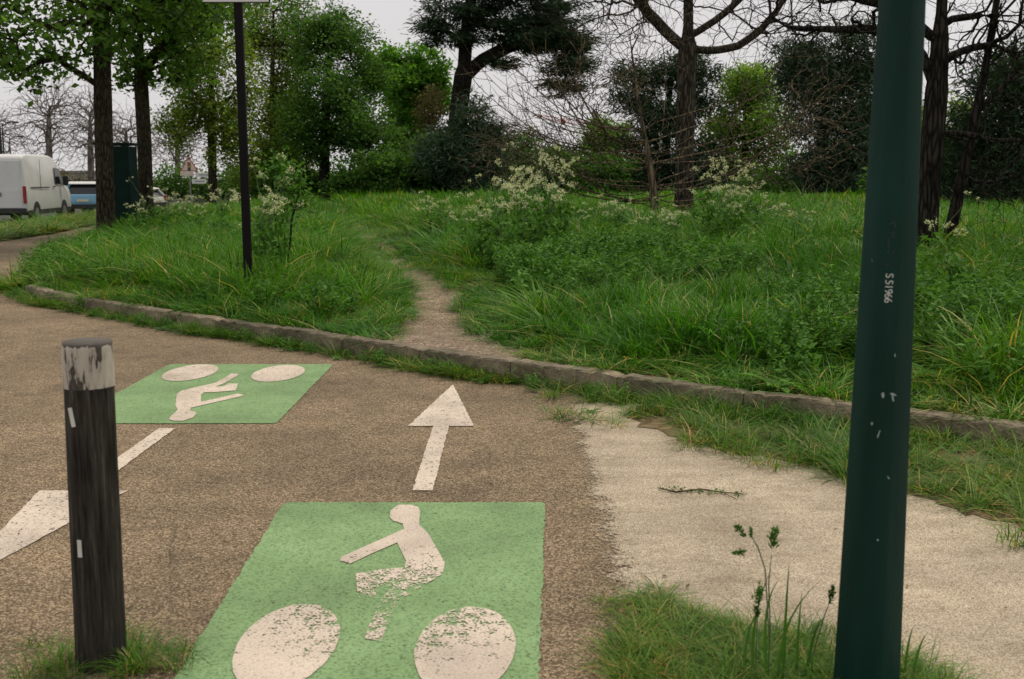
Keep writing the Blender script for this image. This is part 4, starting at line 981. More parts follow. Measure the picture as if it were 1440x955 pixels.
# meadow grass: denser near, sparser and wider far away
PX, PY, PS, PI = [], [], [], []
for y0, y1, dens, wide, far_ in ((3, 8, 40, 1.0, 0), (8, 12, 56, 1.0, 0), (12, 17, 46, 1.05, 0), (17, 25, 26, 1.35, 0), (25, 38, 13, 1.0, 1), (38, 60, 5, 1.5, 1), (60, 105, 1.4, 2.6, 1)):
    x, y = spread(-0.56 * y1 - 2.5, 0.56 * y1 + 2.5, y0, y1, dens)
    s = sdist(x, y); td, tw, ty = trail(x, y)
    edge_n = 0.12 * wob(x, y, 3.1, 2)
    bare = (td < tw * (0.52 + edge_n)) & (ty < 15.2) & (y < 17)
    trodden = (td < 0.42) & (ty >= 14.5)
    over = (s > -0.04) & ((wob(x, y * 0, 1.7, 9) + .9 * smooth01(1.9, 3.2, x) + g.normal(0, .25, len(x))) > 0.45) & (y < 16)
    k = ((s > 0.12) | over) & ~bare & ~(trodden & (g.uniform(0, 1, len(x)) < 0.6))
    x, y, s, td, tw, ty = x[k], y[k], s[k], td[k], tw[k], ty[k]
    h = (0.13 + 0.30 * smooth01(0.15, 1.3, s)) * (1.05 + 0.42 * wob(x, y, 1.45, 4) + 0.32 * wob(x, y, 3.4, 6) + 0.25 * g.normal(0, 1, len(x)))
    h *= 1 + 0.35 * np.exp(-((x + 4.2) / 2.6) ** 2) * (y < 17)
    h *= 0.32 + 0.68 * smooth01(0.1, 1.0, td - tw * 0.5)
    pat = np.minimum(((x - 1.0) / 1.9) ** 2 + ((y - 13.3) / 2.2) ** 2, np.minimum(((x - 2.5) / 0.8) ** 2 + ((y - 7.8) / 0.7) ** 2, ((x - 4.0) / 1.4) ** 2 + ((y - 9.5) / 1.2) ** 2))
    h *= 0.5 + 0.5 * smooth01(0.6, 1.2, pat)
    h = np.clip(h, 0.05, 0.75)
    PX.append(x); PY.append(y); PS.append(np.stack([np.full(len(x), wide), np.full(len(x), wide), h], 1) * np.array((1, 1, 1.0)))
    near_i = np.where((g.uniform(0, 1, len(x)) < 0.30 * (1 - smooth01(.2, 1.4, s)) + .02), g.integers(7, 9, len(x)), g.integers(0, 4, len(x)))
    PI.append(g.integers(0, 3, len(x)) + 4 if far_ else near_i)
x = np.concatenate(PX); y = np.concatenate(PY); sc = np.concatenate(PS); ix = np.concatenate(PI)
sc[:, :2] *= np.clip(0.55 + sc[:, 2:3] * 1.1, 0.5, 1.2)
pos = np.stack([x, y, HT(x, y)], 1)
rot = np.stack([g.normal(0, .12, len(x)), g.normal(0, .12, len(x)), g.uniform(0, 6.28, len(x))], 1)
scatter('meadow_grass', tall + farc + dryc, pos, rot, sc, ix, 'long green meadow grass behind the kerb', 'grass')

# short verge grass: along the foot of the kerb, on the verge, in the patch by the lamp post, round the bollard, on the strip by the street
VX, VY, VZ, VH = [], [], [], []
x, y = spread(-8, 7, 3, 17, 150); s = -sdist(x, y)
wk = 0.13 + 0.15 * np.clip(wob(x, y * 0, 2.2, 5) + wob(x, y * 0, 0.7, 1), -.6, 1)
k = (s > 0.06) & (s < wk) & (x > -7.5); VX.append(x[k]); VY.append(y[k]); VZ.append(np.zeros(k.sum())); VH.append(g.uniform(.07, .2, k.sum()))
x, y = spread(-8, 3, 6, 16, 210); s = -sdist(x, y); k = (s > 0.07) & (s < 0.15 + 0.15 * wob(x, y * 0, 2.6, 3)) ; VX.append(x[k]); VY.append(y[k]); VZ.append(np.zeros(k.sum())); VH.append(g.uniform(.05, .2, k.sum()))
vp = [tuple(G(805, 590))[:2], tuple(G(850, 603))[:2]] + [(v.x, v.y) for v in VERGE] + [(q, float(fk(q)) - 0.08) for q in (5.5, 4, 3, 2.2, 1.4, 0.8, 0.4)]
x, y = spread(0.2, 5.6, 3.2, 8.6, 120); s = -sdist(x, y); k = in_poly(x + g.normal(0, .10, len(x)), y + g.normal(0, .10, len(x)), vp) & (s > 0.06) & (x > .25) & (wob(x, y, 2.2, 8) + g.normal(0, .3, len(x)) > -0.28 - .5 * smooth01(1.2, 2.4, x))
VX.append(x[k]); VY.append(y[k]); VZ.append(np.full(k.sum(), .012)); VH.append(g.uniform(.04, .19, k.sum()) * (1 + .75 * wob(x[k], y[k], 2.3, 2)))
x, y = spread(0.3, 1.7, 2.2, 4.1, 520); k = in_poly(x + g.normal(0, .05, len(x)), y + g.normal(0, .05, len(x)), PATCH2) & (wob(x, y, 4, 3) + g.normal(0, .4, len(x)) > -0.7)
VX.append(x[k]); VY.append(y[k]); VZ.append(np.full(k.sum(), .013)); VH.append(np.clip(0.03 + 0.075 * smooth01(3.9, 3.0, y[k]) * g.uniform(.2, 1.6, k.sum()), .02, .16))
a = g.uniform(0, 6.28, 34); r_ = np.abs(g.normal(0.11, .05, 34)); x = -1.372 + r_ * np.cos(a) * 1.5; y = 3.36 + r_ * np.sin(a); k = np.hypot(x + 1.372, y - 3.36) > .085
VX.append(x[k]); VY.append(y[k]); VZ.append(np.zeros(k.sum())); VH.append(g.uniform(.04, .15, k.sum()))
x, y = spread(-21, -12.8, 15, 60, 11); k = (x > road_edge(y) + .15) & (x < np.interp(y, [15, 26.5, 30.5, 43, 60], [-13.05, -13.2, -13.45, -15.4, -17.6]))
nstrip = k.sum(); VX.append(x[k]); VY.append(y[k]); VZ.append(np.full(nstrip, .03)); VH.append(g.uniform(.08, .2, nstrip))
x = np.concatenate(VX); y = np.concatenate(VY); z = np.concatenate(VZ); h = np.clip(np.concatenate(VH), .03, .3)
wd = np.where(y > 15, 2.2, np.where(y < 4.2, 0.36, 0.6)); n = len(x)
rot = np.stack([g.normal(0, .15, n), g.normal(0, .15, n), g.uniform(0, 6.28, n)], 1)
scatter('verge_grass', short, np.stack([x, y, z], 1), rot, np.stack([wd, wd, h], 1), g.integers(0, 4, n), 'short weedy grass at the foot of the kerb and around the posts', 'grass')

# leafy weeds
WX, WY, WH, WI = [], [], [], []
x, y = spread(-1.5, 5, 8, 17, 26); k = (sdist(x, y) > 0.9) & ((((x - 1.0) / 1.9) ** 2 + ((y - 13.3) / 2.2) ** 2 < 1) | (((x - 2.5) / 0.8) ** 2 + ((y - 7.8) / 0.7) ** 2 < 1) | (((x - 4.0) / 1.4) ** 2 + ((y - 9.5) / 1.2) ** 2 < 1)) & (trail(x, y)[0] > 0.9)
WX.append(x[k]); WY.append(y[k]); WH.append(g.uniform(.34, .6, k.sum())); WI.append(g.integers(0, 3, k.sum()))
x, y = spread(-10, 9, 5, 24, 5.5); k = (sdist(x, y) > 0.5) & (trail(x, y)[0] > 0.9); WX.append(x[k]); WY.append(y[k]); WH.append(g.uniform(.2, .48, k.sum())); WI.append(g.integers(0, 7, k.sum()))
x, y = spread(-8, 6, 4, 16, 40); s = sdist(x, y); k = (s > -0.3) & (s < -0.09) & (x > -7); WX.append(x[k]); WY.append(y[k]); WH.append(g.uniform(.08, .16, k.sum())); WI.append(g.integers(3, 8, k.sum()))
x, y = spread(1.2, 6, 4, 9.5, 3.0); s = sdist(x, y); k = (s > 0.1) & (s < 1.1); WX.append(x[k]); WY.append(y[k]); WH.append(g.uniform(.2, .34, k.sum())); WI.append(g.integers(6, 8, k.sum()))
x, y = spread(0.5, 5.5, 3.4, 8, 5); k = in_poly(x, y, vp); WX.append(x[k]); WY.append(y[k]); WH.append(g.uniform(.05, .12, k.sum())); WI.append(g.integers(3, 8, k.sum()))
x, y = spread(-10, -6.3, 13, 22, 9); s = sdist(x, y); k = (s > 0) & (s < 1.6); WX.append(x[k]); WY.append(y[k]); WH.append(g.uniform(.2, .4, k.sum())); WI.append(g.integers(0, 8, k.sum()))
x = np.concatenate(WX); y = np.concatenate(WY); h = np.concatenate(WH); n = len(x)
z = np.where(sdist(x, y) > 0.05, HT(x, y), 0.0)
scatter('leafy_weeds', nettle + small + dock, np.stack([x, y, z], 1), np.stack([g.normal(0, .08, n), g.normal(0, .08, n), g.uniform(0, 6.28, n)], 1),
        np.stack([h, h, h], 1), np.concatenate(WI), 'nettles, docks and leafy weeds mixed into the grass', 'weeds')

# fallen bits: dead leaf flakes and straw, thickest along the kerb and the edge of the sand
def flake(k):
    rg = np.random.default_rng(k); n_ = 6; a = np.arange(n_) * 6.283 / n_; r = rg.uniform(.5, 1, n_) * np.array((1, .45))[:, None]
    V = [(r[0][i] * math.cos(a[i]), r[1][i] * math.sin(a[i]), rg.uniform(0.02, .3)) for i in range(n_)] + [(0, 0, .05)]
    me = mesh_np(f'flake{k}', V, None, [(i, (i + 1) % n_, n_) for i in range(n_)]); me.materials.append(simple(f'litter_{k}', ((.10, .06, .03), (.22, .14, .07), (.05, .035, .02), (.30, .22, .11))[k], .9, var=.3)); return me
x, y = spread(-7, 5.5, 3, 15, 60); s = -sdist(x, y); k = (s > .05) & (g.uniform(0, 1, len(x)) < np.exp(-s / .16) * .8); lx, ly = [x[k]], [y[k]]
x, y = spread(0.3, 4.5, 2.3, 8, 26); s = -sdist(x, y); k = s > .1; lx.append(x[k]); ly.append(y[k])
x, y = spread(-4, 0.5, 2.6, 10, 3); s = -sdist(x, y); k = s > .1; lx.append(x[k]); ly.append(y[k])
x = np.concatenate(lx); y = np.concatenate(ly); n = len(x); sz = g.uniform(.003, .011, n) * np.where(g.uniform(0, 1, n) < .1, 1.8, 1)
scatter('leaf_litter', [flake(k) for k in range(4)], np.stack([x, y, np.where(x > .3, .012, .008)], 1), np.stack([g.normal(0, .2, n), g.normal(0, .2, n), g.uniform(0, 6.28, n)], 1), np.stack([sz, sz, sz], 1), g.integers(0, 4, n), 'brown leaf litter and straw scattered on the paths', 'litter')

# cow parsley: each plant its own thing
def parsley(rng, hgt=1.0, n_umb=9):
    root = empty('cow_parsley')
    mb = MB(); tips = []
    top = Vector((rng.normal(0, .05), rng.normal(0, .05), hgt * 0.8)); mb.tube([(0, 0, -0.05), (top.x * .3, top.y * .3, hgt * .4), top], [0.008, 0.006, 0.004], 5)
    for k in range(n_umb):
        t = rng.uniform(0.45, 1.0); a = rng.uniform(0, 6.28); st = Vector((top.x * t, top.y * t, hgt * .8 * t)); L = rng.uniform(.16, .42) * hgt
        en = st + Vector((math.cos(a) * L * .75, math.sin(a) * L * .75, L * rng.uniform(.55, 1.0))); mb.tube([st, st.lerp(en, .5) + Vector((0, 0, -.02)), en], [0.004, 0.0035, 0.0025], 4); tips.append(en)
    mb.build('stem', M['stem'], root)
    VV, FF, TT, off = [], [], [], 0
    for e in tips:
        nu = 10; a = rng.uniform(0, 6.28, nu); r = rng.uniform(.05, .085) * np.sqrt(rng.uniform(0.05, 1, nu)); tl = rng.normal(0, .45, 2)
        uc = np.stack([r * np.cos(a), r * np.sin(a), 0.03 - r * r * 6 + r * np.cos(a) * tl[0] + r * np.sin(a) * tl[1]], 1) + np.array(e)
        c = np.repeat(uc, 7, 0) + rng.normal(0, .009, (nu * 7, 3))
        V, Ft, tt = leaves(c, 0.017, rng, 0.9, 0.5); VV.append(V); FF.append(Ft + off); TT.append(tt); off += len(V)
    link('umbels', mesh_np('umbels', np.concatenate(VV), None, np.concatenate(FF), attrs={'tint': np.concatenate(TT)}), M['umbel'], root)['kind'] = 'stuff'
    m = 190; a = rng.uniform(0, 6.28, m); r = .22 * hgt * np.sqrt(rng.uniform(0, 1, m)); c = np.stack([r * np.cos(a), r * np.sin(a), hgt * rng.uniform(.1, .72, m)], 1)
    V, Ft, tt = leaves(c, 0.10, rng, .45, .6); link('foliage', mesh_np('foliage', V, None, Ft, attrs={'tint': tt}), M['weed'], root)
    return root
pr = np.random.default_rng(5); protos = [parsley(pr, 1.0, 8), parsley(pr, 1.0, 10), parsley(pr, 1.0, 6)]
spots = [(700, 252, 15.5), (722, 245, 16), (742, 235, 16.5), (762, 224, 16.2), (778, 232, 16.6), (790, 246, 16.8), (752, 252, 15.4), (735, 268, 15), (706, 275, 14.6), (680, 284, 15.5), (770, 268, 15.2), (655, 290, 17), (604, 277, 20), (622, 286, 20), (592, 288, 21),
         (855, 283, 17), (872, 288, 17), (915, 292, 17.5), (935, 296, 16.5), (948, 302, 16), (905, 300, 16.5), (1000, 238, 17), (1022, 240, 16.5), (1040, 252, 17), (1012, 262, 16), (1056, 268, 17.2), (1075, 285, 18), (1035, 280, 16.4), (1092, 290, 18.5), (1322, 300, 11.5), (820, 292, 18), (1130, 300, 18),
         (205, 268, 24), (232, 274, 23), (258, 280, 23), (190, 280, 22), (280, 284, 22), (310, 272, 21), (372, 262, 13.6), (384, 240, 13.9), (362, 284, 13.4)]
for k, (px, py, d) in enumerate(spots):
    q = P(px, py, d); z0 = gz(q.x, d); hh = max(0.45, (q.z - z0) / 0.97)
    o = protos[k] if k < 3 else copy_tree(protos[k % 3])
    o.location = (q.x, d, z0); o.scale = (max(.75, min(1.1, hh)),) * 2 + (hh,); o.rotation_euler.z = pr.uniform(0, 6.28)
    if px < 340: lab, gr = 'white cow parsley in the long grass below the street trees', 'cow parsley below the street trees'
    elif px < 400: lab, gr = 'tall cow parsley right beside the brown sign post', 'cow parsley by the sign post'
    elif px < 640: lab, gr = 'low cow parsley in the far meadow in front of the young pine', 'cow parsley before the young pine'
    elif (px, py) == (762, 224): lab, gr = 'tallest cow parsley of the white clump right of the dirt trail', 'cow parsley clump right of the trail'
    elif px < 712: lab, gr = 'cow parsley on the trail side of the white clump right of the dirt trail', 'cow parsley clump right of the trail'
    elif px < 756: lab, gr = 'cow parsley in the middle of the white clump right of the dirt trail', 'cow parsley clump right of the trail'
    elif px < 830: lab, gr = 'cow parsley on the side of the trail clump that faces the arching bare stems', 'cow parsley clump right of the trail'
    elif px < 990: lab, gr = 'low cow parsley at the foot of the arching bare stems', 'cow parsley before the bare stems'
    elif px < 1050: lab, gr = 'tall cow parsley standing close beside the big bare trunk', 'cow parsley right of the bare trunk'
    elif px < 1200: lab, gr = 'low cow parsley between the big bare trunk and the lamp post', 'cow parsley right of the bare trunk'
    else: lab, gr = 'cow parsley at the foot of the thick furrowed trunk', None
    tag(o, lab, 'plant')
    if gr: o['group'] = gr
    elif 'group' in o: del o['group']

# leafy young elder beside the sign post
q = P(398, 300, 14.2); eb = (q.x, 14.2, gz(q.x, 14.2)); D = 14.2
tree('elder_shrub', 'leafy young elder with dark stems right behind the brown sign post', 'shrub', eb, 0.022, [lobe(398, 262, D, 32, 42, .35), lobe(388, 232, D, 20, 20, .25), lobe(418, 285, D, 22, 24, .3)], 60, M['bark_dark'], M['weed'],
     seeds=[[np.array(eb), P(400, 290, D), P(402, 240, D)], [np.array(eb), P(385, 290, D), P(384, 235, D)], [np.array(eb), P(412, 300, D), P(424, 262, D)]], seed=90, nleaf=700, size=0.075, sigma=0.07, step=0.1, tip=0.0025, jit=0.01)

# cocksfoot grass stalks by the lamp post
def cocksfoot(root_px, tips, label):
    b = G(*root_px); e = empty('grass_stalk', (b.x, b.y, 0.013)); tag(e, label, 'plant')
    for (path, heads) in tips:
        pts = [P(px, py, b.y + dy) - Vector((b.x, b.y, .013)) for px, py, dy in path]
        MB().tube([(pts[0].x, pts[0].y, -.03)] + pts, [0.0028] + [0.0022] * (len(pts) - 1) + [0.001], 5).build('stalk', M['stem'], e)
        for hx, hy, dy, L, ang in heads:
            c = P(hx, hy, b.y + dy) - Vector((b.x, b.y, .013)); L *= 1.45; m = 90; t = pr.uniform(-1, 1, m); ax = np.array((math.sin(ang), 0, math.cos(ang)))
            pp = np.array(c) + ax * (t * L * .5)[:, None] + pr.normal(0, 1, (m, 3)) * (.22 * L * np.sqrt(1 - t ** 2 * .9))[:, None] * .5
            V, Ft, tt = leaves(pp, L * .3, pr, .45, .2, np.tile(ax, (m, 1)) * 2); link('seed_head', mesh_np('seed_head', V, None, Ft, attrs={'tint': tt * .6}), M['weed'], e)
    return e
STALKS = cocksfoot((1085, 985), [([(1082, 900, 0), (1076, 800, 0), (1066, 770, .02), (1055, 752, .02)], [(1042, 748, .02, .030, -.7), (1056, 750, .02, .02, 0), (1037, 777, .02, .026, 1.4)]),
                        ([(1083, 880, .02), (1081, 820, .03), (1085, 780, .03)], [(1087, 759, .03, .042, .15)]),
                        ([(1064, 900, -.02), (1066, 850, -.02)], [(1067, 838, -.02, .036, .1), (1064, 861, -.02, .026, -.1)])], 'cocksfoot grass stalks with dark seed heads left of the lamp post')
cocksfoot((1140, 975), [([(1142, 925, 0), (1158, 870, 0), (1166, 848, 0)], [(1168, 839, 0, .034, .2)])], 'single cocksfoot stalk touching the lamp post edge')
# long blades among the stalks
tuft2 = empty('grass_tuft', tuple(G(1285, 985))); tag(tuft2, 'small tuft of long blades right of the lamp post foot', 'grass')
bl = [((1080, 960), (1066, 850), (1095, 815), 1), ((1100, 960), (1105, 850), (1110, 790), 1), ((1060, 960), (1050, 870), (1085, 800), 1), ((1095, 955), (1090, 870), (1155, 815), 1), ((1120, 955), (1120, 900), (1128, 830), 1), ((1130, 960), (1145, 862), (1162, 872), 1), ((1050, 960), (1040, 900), (1065, 860), 1), ((1270, 960), (1275, 900), (1285, 880), 1), ((1280, 965), (1290, 900), (1305, 890), 1)]
for k, (a, b_, c, _) in enumerate(bl):
    b0 = G(a[0], a[1] + 10); p0, p1, p2 = Vector((b0.x, b0.y, 0)), P(*b_, b0.y + .02), P(*c, b0.y + .05)
    V, Fq = [], []
    for i, t in enumerate(np.linspace(0, 1, 8)):
        p = p0 * (1 - t) ** 2 + p1 * 2 * t * (1 - t) + p2 * t * t; w = 0.0048 * (1 - t ** 2.2) + .0004
        V += [(p.x - w, p.y, p.z), (p.x + w * .2, p.y - w * .7, p.z), (p.x + w, p.y, p.z)]
        if i: j = i * 3; Fq += [(j - 3, j - 2, j + 1, j), (j - 2, j - 1, j + 2, j + 1)]
    o = link('grass_blade', mesh_np('grass_blade', V, Fq, smooth=True, attrs={'tint': [0.35 + .06 * (k % 4)] * len(V)}), M['weed'], STALKS if k < 7 else tuft2); o.matrix_parent_inverse = Matrix.Translation(-o.parent.location)

# fallen twig with moss on the sand, a dark leaf, dandelions behind the kerb
b = G(985, 692); tw = empty('fallen_twig', (b.x, b.y, .012)); tag(tw, 'thin mossy fallen twig lying on the sand path', 'twig')
pts = [G(x_, y_, .016) - Vector((b.x, b.y, .012)) for x_, y_ in ((925, 686), (950, 692), (985, 688), (1015, 692), (1048, 695))]
MB().tube(pts, [.003, .005, .005, .004, .002], 6).build('stick', M['twig'], tw); MB().tube([pts[3], G(1036, 702, .014) - Vector((b.x, b.y, .012))], [.003, .0015], 5).build('side_stick', M['twig'], tw)
pp = np.concatenate([np.array(pts[0])[None] + (np.array(pts[4]) - np.array(pts[0]))[None] * g.uniform(0, 1, (130, 1)) + g.normal(0, 1, (130, 3)) * (.012, .02, .002)]); pp[:, 2] = np.abs(pp[:, 2])
V, Ft, tt = leaves(pp, .016, g, .6, .6); link('moss', mesh_np('moss', V, None, Ft, attrs={'tint': tt * .6}), M['weed'], tw)
M['dead_leaf'] = simple('dead_leaf', (0.03, 0.024, 0.018), .8)
def deadleaf(px, py, s, rz, lab):
    c = G(px, py, .010); V = [(-s, 0, 0), (-s * .3, s * .4, s * .18), (s * .5, s * .35, s * .12), (s, 0, s * .05), (s * .4, -s * .4, s * .2), (-s * .4, -s * .35, s * .1), (0, 0, .002)]
    o = link('dead_leaf', mesh_np('dead_leaf', V, None, [(k, (k + 1) % 6, 6) for k in range(6)], smooth=True), M['dead_leaf'], None, c); o.rotation_euler.z = rz; tag(o, lab, 'leaf')
deadleaf(935, 810, .014, .3, 'curled dark dead leaf on the sand near the grass patch'); deadleaf(1175, 744, .01, .8, 'small brown dead leaf on the sand touching the lamp post edge')
for px, py in ((880, 503), (893, 504)):
    c = G(px, py, .2); z0 = gz(c.x, c.y); e = empty('dandelion', (c.x, c.y, z0)); tag(e, 'small yellow dandelion in the grass just behind the kerb', 'flower', 'dandelions behind the kerb')
    MB().tube([(0, 0, -.02), (0, -.01, max(.05, .2 - z0))], .0025, 5).build('stem', M['stem'], e)
    a = g.uniform(0, 6.28, 40); pp = np.stack([.003 * np.cos(a), .003 * np.sin(a) - .01, np.full(40, max(.05, .2 - z0))], 1)
    V, Ft, tt = leaves(pp, .022, g, .3, 1.5, np.stack([np.cos(a), np.sin(a), np.full(40, .3)], 1) * 4); link('petals', mesh_np('petals', V, None, Ft), M['flower'], e)

# ------------------------------------------------------------------ vehicles, cabinet, signs, lamps
M['van_white'] = simple('van_white', (0.66, 0.66, 0.64), 0.35, var=0.06, scale=2)
M['car_blue'] = simple('car_blue', (0.16, 0.36, 0.52), 0.3, var=0.06, scale=2)
M['glass'] = simple('dark_glass', (0.012, 0.014, 0.016), 0.12, var=0.1)
M['rubber'] = simple('rubber', (0.012, 0.012, 0.012), 0.8)
M['plastic'] = simple('black_plastic', (0.02, 0.02, 0.021), 0.6)
M['rim'] = simple('wheel_rim', (0.28, 0.28, 0.28), 0.4, 0.6)
M['tail'] = simple('tail_red', (0.28, 0.012, 0.012), 0.3)
M['plate'] = simple('number_plate', (0.62, 0.60, 0.42), 0.5)
def wheel(parent, x, y, r, w):
    e = MB().tube([(x - w / 2, y, r), (x + w / 2, y, r)], r, 24).build('wheel', M['rubber'], parent)
    MB().tube([(x - w / 2 - .012, y, r), (x + w / 2 + .012, y, r)], r * .62, 18).build('rim', M['rim'], e)
def taper(zb, zt, k, cx=0):
    def f(c):
        t = max(0, min(1, (c[2] - zb) / (zt - zb))); return (cx + (c[0] - cx) * (1 - k * t), c[1], c[2])
    return f
def van(loc, rz):
    e = empty('parked_van', loc, rz); tag(e, 'white high-roof panel van parked at the street edge beyond the grass strip', 'van')
    W = 1.0                                                     # rear at y=0, front at y=5.5
    side = [(0.0, 0.42), (0.0, 1.2), (0.06, 2.35), (0.16, 2.46), (0.6, 2.52), (3.3, 2.52), (3.75, 2.44), (4.1, 2.2), (4.7, 1.45), (5.3, 1.22), (5.45, 1.0), (5.5, 0.45)]
    MB().prism(side, 'x', -W, W, bevel=0.07, shape=taper(1.15, 2.52, 0.13)).build('body', M['van_white'], e, True)
    MB().box((0, 2.75, 0.40), (1.99, 5.4, 0.2), bevel=0.03).build('sill', M['plastic'], e)
    for y_ in (1.05, 4.45):
        for x_ in (-.88, .88): wheel(e, x_, y_, 0.34, .24)
        for s in (-1, 1): MB().tube([(s * 1.0 - .006, y_, .36), (s * 1.0 + .006, y_, .36)], .43, 24).build('wheel_arch', M['plastic'], e)
    MB().box((0, -0.06, 0.46), (1.96, 0.16, 0.2), bevel=.03).build('rear_bumper', M['plastic'], e)
    for s in (-1, 1):
        MB().box((s * .935, -0.012, 1.05), (.12, .07, .62), bevel=.02).build('tail_light', M['tail'], e)
        d = MB().box((s * .43, -.006, 1.42), (.80, .03, 1.72), bevel=.02, ).build('rear_door', M['van_white'], e); d.rotation_euler = (-.02, 0, 0)
        MB().box((s * .1, -.04, 1.05), (.03, .03, .16), bevel=.008).build('handle', M['plastic'], d)
        MB().prism([(3.55, 1.42), (4.62, 1.42), (4.2, 2.02), (3.62, 2.06)], 'x', s * .935, s * .955, shape=lambda c: (c[0] - s * .11 * max(0, (c[2] - 1.15) / 1.37) + s * .055, c[1], c[2])).build('side_window', M['glass'], e)
        MB().box((s * 1.0, 1.6, 1.30), (.012, 2.2, .04)).build('door_rail', M['plastic'], e)
        MB().box((s * .985, 3.35, 1.32), (.03, .2, .04)).build('door_handle', M['plastic'], e)
        MB().box((s * .972, 1.75, 1.5), (.012, .014, 1.7), M=None).build('door_seam', M['plastic'], e).rotation_euler = (0, 0, 0)
        MB().box((s * 1.14, 4.35, 1.55), (.2, .1, .38), bevel=.03).build('mirror', M['plastic'], e)
    MB().box((-.45, -.03, .78), (.52, .012, .11)).build('number_plate', M['plate'], e)
    MB().prism([(4.16, 2.14), (4.7, 1.48), (4.72, 1.5), (4.18, 2.17)], 'x', -.82, .82).build('windscreen', M['glass'], e)
    return e
vp_ = G(35, 313); u = math.atan2(0.15, 1.0)
van((vp_.x - 0.93, vp_.y + 0.05, -0.045), u * 0.75)

def car(loc, rz, paintm, roofm, name, label, group=None, hi=1.5):
    e = empty(name, loc, rz); tag(e, label, 'car', group); W = .87; k = hi / 1.5
    low = [(0, .35), (-.02, .62), (.06, .95), (.9, 1.0), (3.0, .96), (3.75, .82), (3.98, .62), (4.0, .32)]
    MB().prism([(a, b * k) for a, b in low], 'x', -W, W, bevel=.06, shape=taper(.7, 1.0, .04)).build('body', paintm, e, True)
    cab = [(.08, .93), (.42, 1.36), (.6, 1.43), (1.9, 1.43), (2.95, .93)]
    MB().prism([(a, b * k) for a, b in cab], 'x', -W * .97, W * .97, bevel=.03, shape=taper(.93 * k, 1.45 * k, .26)).build('glasshouse', M['glass'], e, True)
    MB().prism([(a, b * k) for a, b in [(.28, 1.385), (.36, 1.45), (.7, 1.5), (1.7, 1.5), (2.1, 1.44), (2.1, 1.41), (.6, 1.41)]], 'x', -.72, .72, bevel=.015).build('roof', roofm, e, True)
    for s in (-1, 1):
        MB().box((s * .74, .02, .88 * k), (.24, .1, .24), bevel=.03).build('tail_light', M['tail'], e)
        MB().tube([(s * .79, .1, .93 * k), (s * .64, .42, 1.42 * k)], .07, 8).build('pillar', paintm, e)
        for y_ in (.75, 3.2): wheel(e, s * .76, y_, .3, .2)
    MB().box((0, -.05, .42), (1.6, .12, .2), bevel=.03).build('bumper', M['plastic'], e); MB().box((0, -.045, .68 * k), (.5, .015, .11)).build('number_plate', M['plate'], e)
    return e
c = P(118, 302, 47); car((c.x, 47, -.045), u * .8, M['car_blue'], M['van_white'], 'parked_car', 'light blue hatchback with white roof parked ahead of the white van')
for px, d, lab, hi, rz in ((222, 50, 'white low car half hidden by grass behind the mossy street trunk', 1.22, 1.35), (250, 80, 'white car half hidden by grass below the traffic sign', 1.3, 0.9)):
    x = P(px, 280, d).x; car((x, d, -.03), rz, M['van_white'], M['van_white'], 'parked_car', lab, None, hi)

# dark green street cabinet
M['cab_green'] = simple('cabinet_green', (0.004, 0.02, 0.016), .7, var=.25, scale=3, spec=0.12)
d = 29.0; x0, x1 = P(132, 250, d).x, P(190, 250, d + .6).x; zt = P(160, 200, d).z; zb = gz((x0 + x1) / 2, d)
cb = empty('street_cabinet', ((x0 + x1) / 2, d + .5, zb), .0); tag(cb, 'tall dark green metal street cabinet between two street trees', 'cabinet'); w = x1 - x0; hh = zt - zb
MB().box((0, 0, hh / 2 - .05), (w, .7, hh - .1), bevel=.015).build('housing', M['cab_green'], cb)
MB().box((0, 0, hh - .04), (w + .06, .76, .07), bevel=.012).build('roof', M['cab_green'], cb)
for s in (-1, 1):
    dr_ = MB().box((s * w * .245, -.36, hh * .48), (w * .46, .025, hh * .86), bevel=.006).build('door', M['cab_green'], cb)
    MB().box((s * .06, -.385, hh * .5), (.025, .03, .16), bevel=.005).build('handle', M['plastic'], dr_)

# traffic sign with direction boards
M['galv'] = simple('galvanised', (0.22, 0.23, 0.23), .5, .3); M['sign_red'] = simple('sign_red', (0.50, 0.10, 0.08), .5); M['sign_cream'] = simple('sign_cream', (0.66, 0.56, 0.50), .5, var=.08)
M['amber'] = simple('amber', (.55, .3, .03), .5); M['dark_green'] = simple('signal_green', (.02, .09, .05), .5)
d = 60.0; c = P(266, 233, d); ts = empty('traffic_sign', (c.x, d, -.03)); tag(ts, 'faded triangular traffic-light warning sign on a pole with direction boards', 'traffic sign')
MB().tube([(0, .05, 0), (0, .05, c.z + .7)], .04, 8).build('pole', M['galv'], ts)
def tri(s): return [(-s * .5, -s * .2887), (s * .5, -s * .2887), (0, s * .5774)]
zc = c.z - .0
t = MB().prism([(a, b + zc) for a, b in tri(.98)], 'y', -.01, .01).build('triangle', M['sign_red'], ts); MB().prism([(a, b + zc) for a, b in tri(.80)], 'y', -.016, -.008).build('face', M['sign_cream'], t)
for dz, m_ in ((.14, 'sign_red'), (.0, 'amber'), (-.14, 'dark_green')): MB().tube([(0, -.03, zc + dz - .02), (0, -.018, zc + dz - .02)], .058, 14).build('signal_dot', M[m_], t)
MB().box((0, -.022, zc - .02), (.17, .008, .46)).build('signal_box', M['plastic'], t)
q = P(263, 244, d); MB().box((q.x - c.x, -.02, q.z + .03), (.72, .02, .26), bevel=.004).build('under_plate', M['sign_cream'], ts)
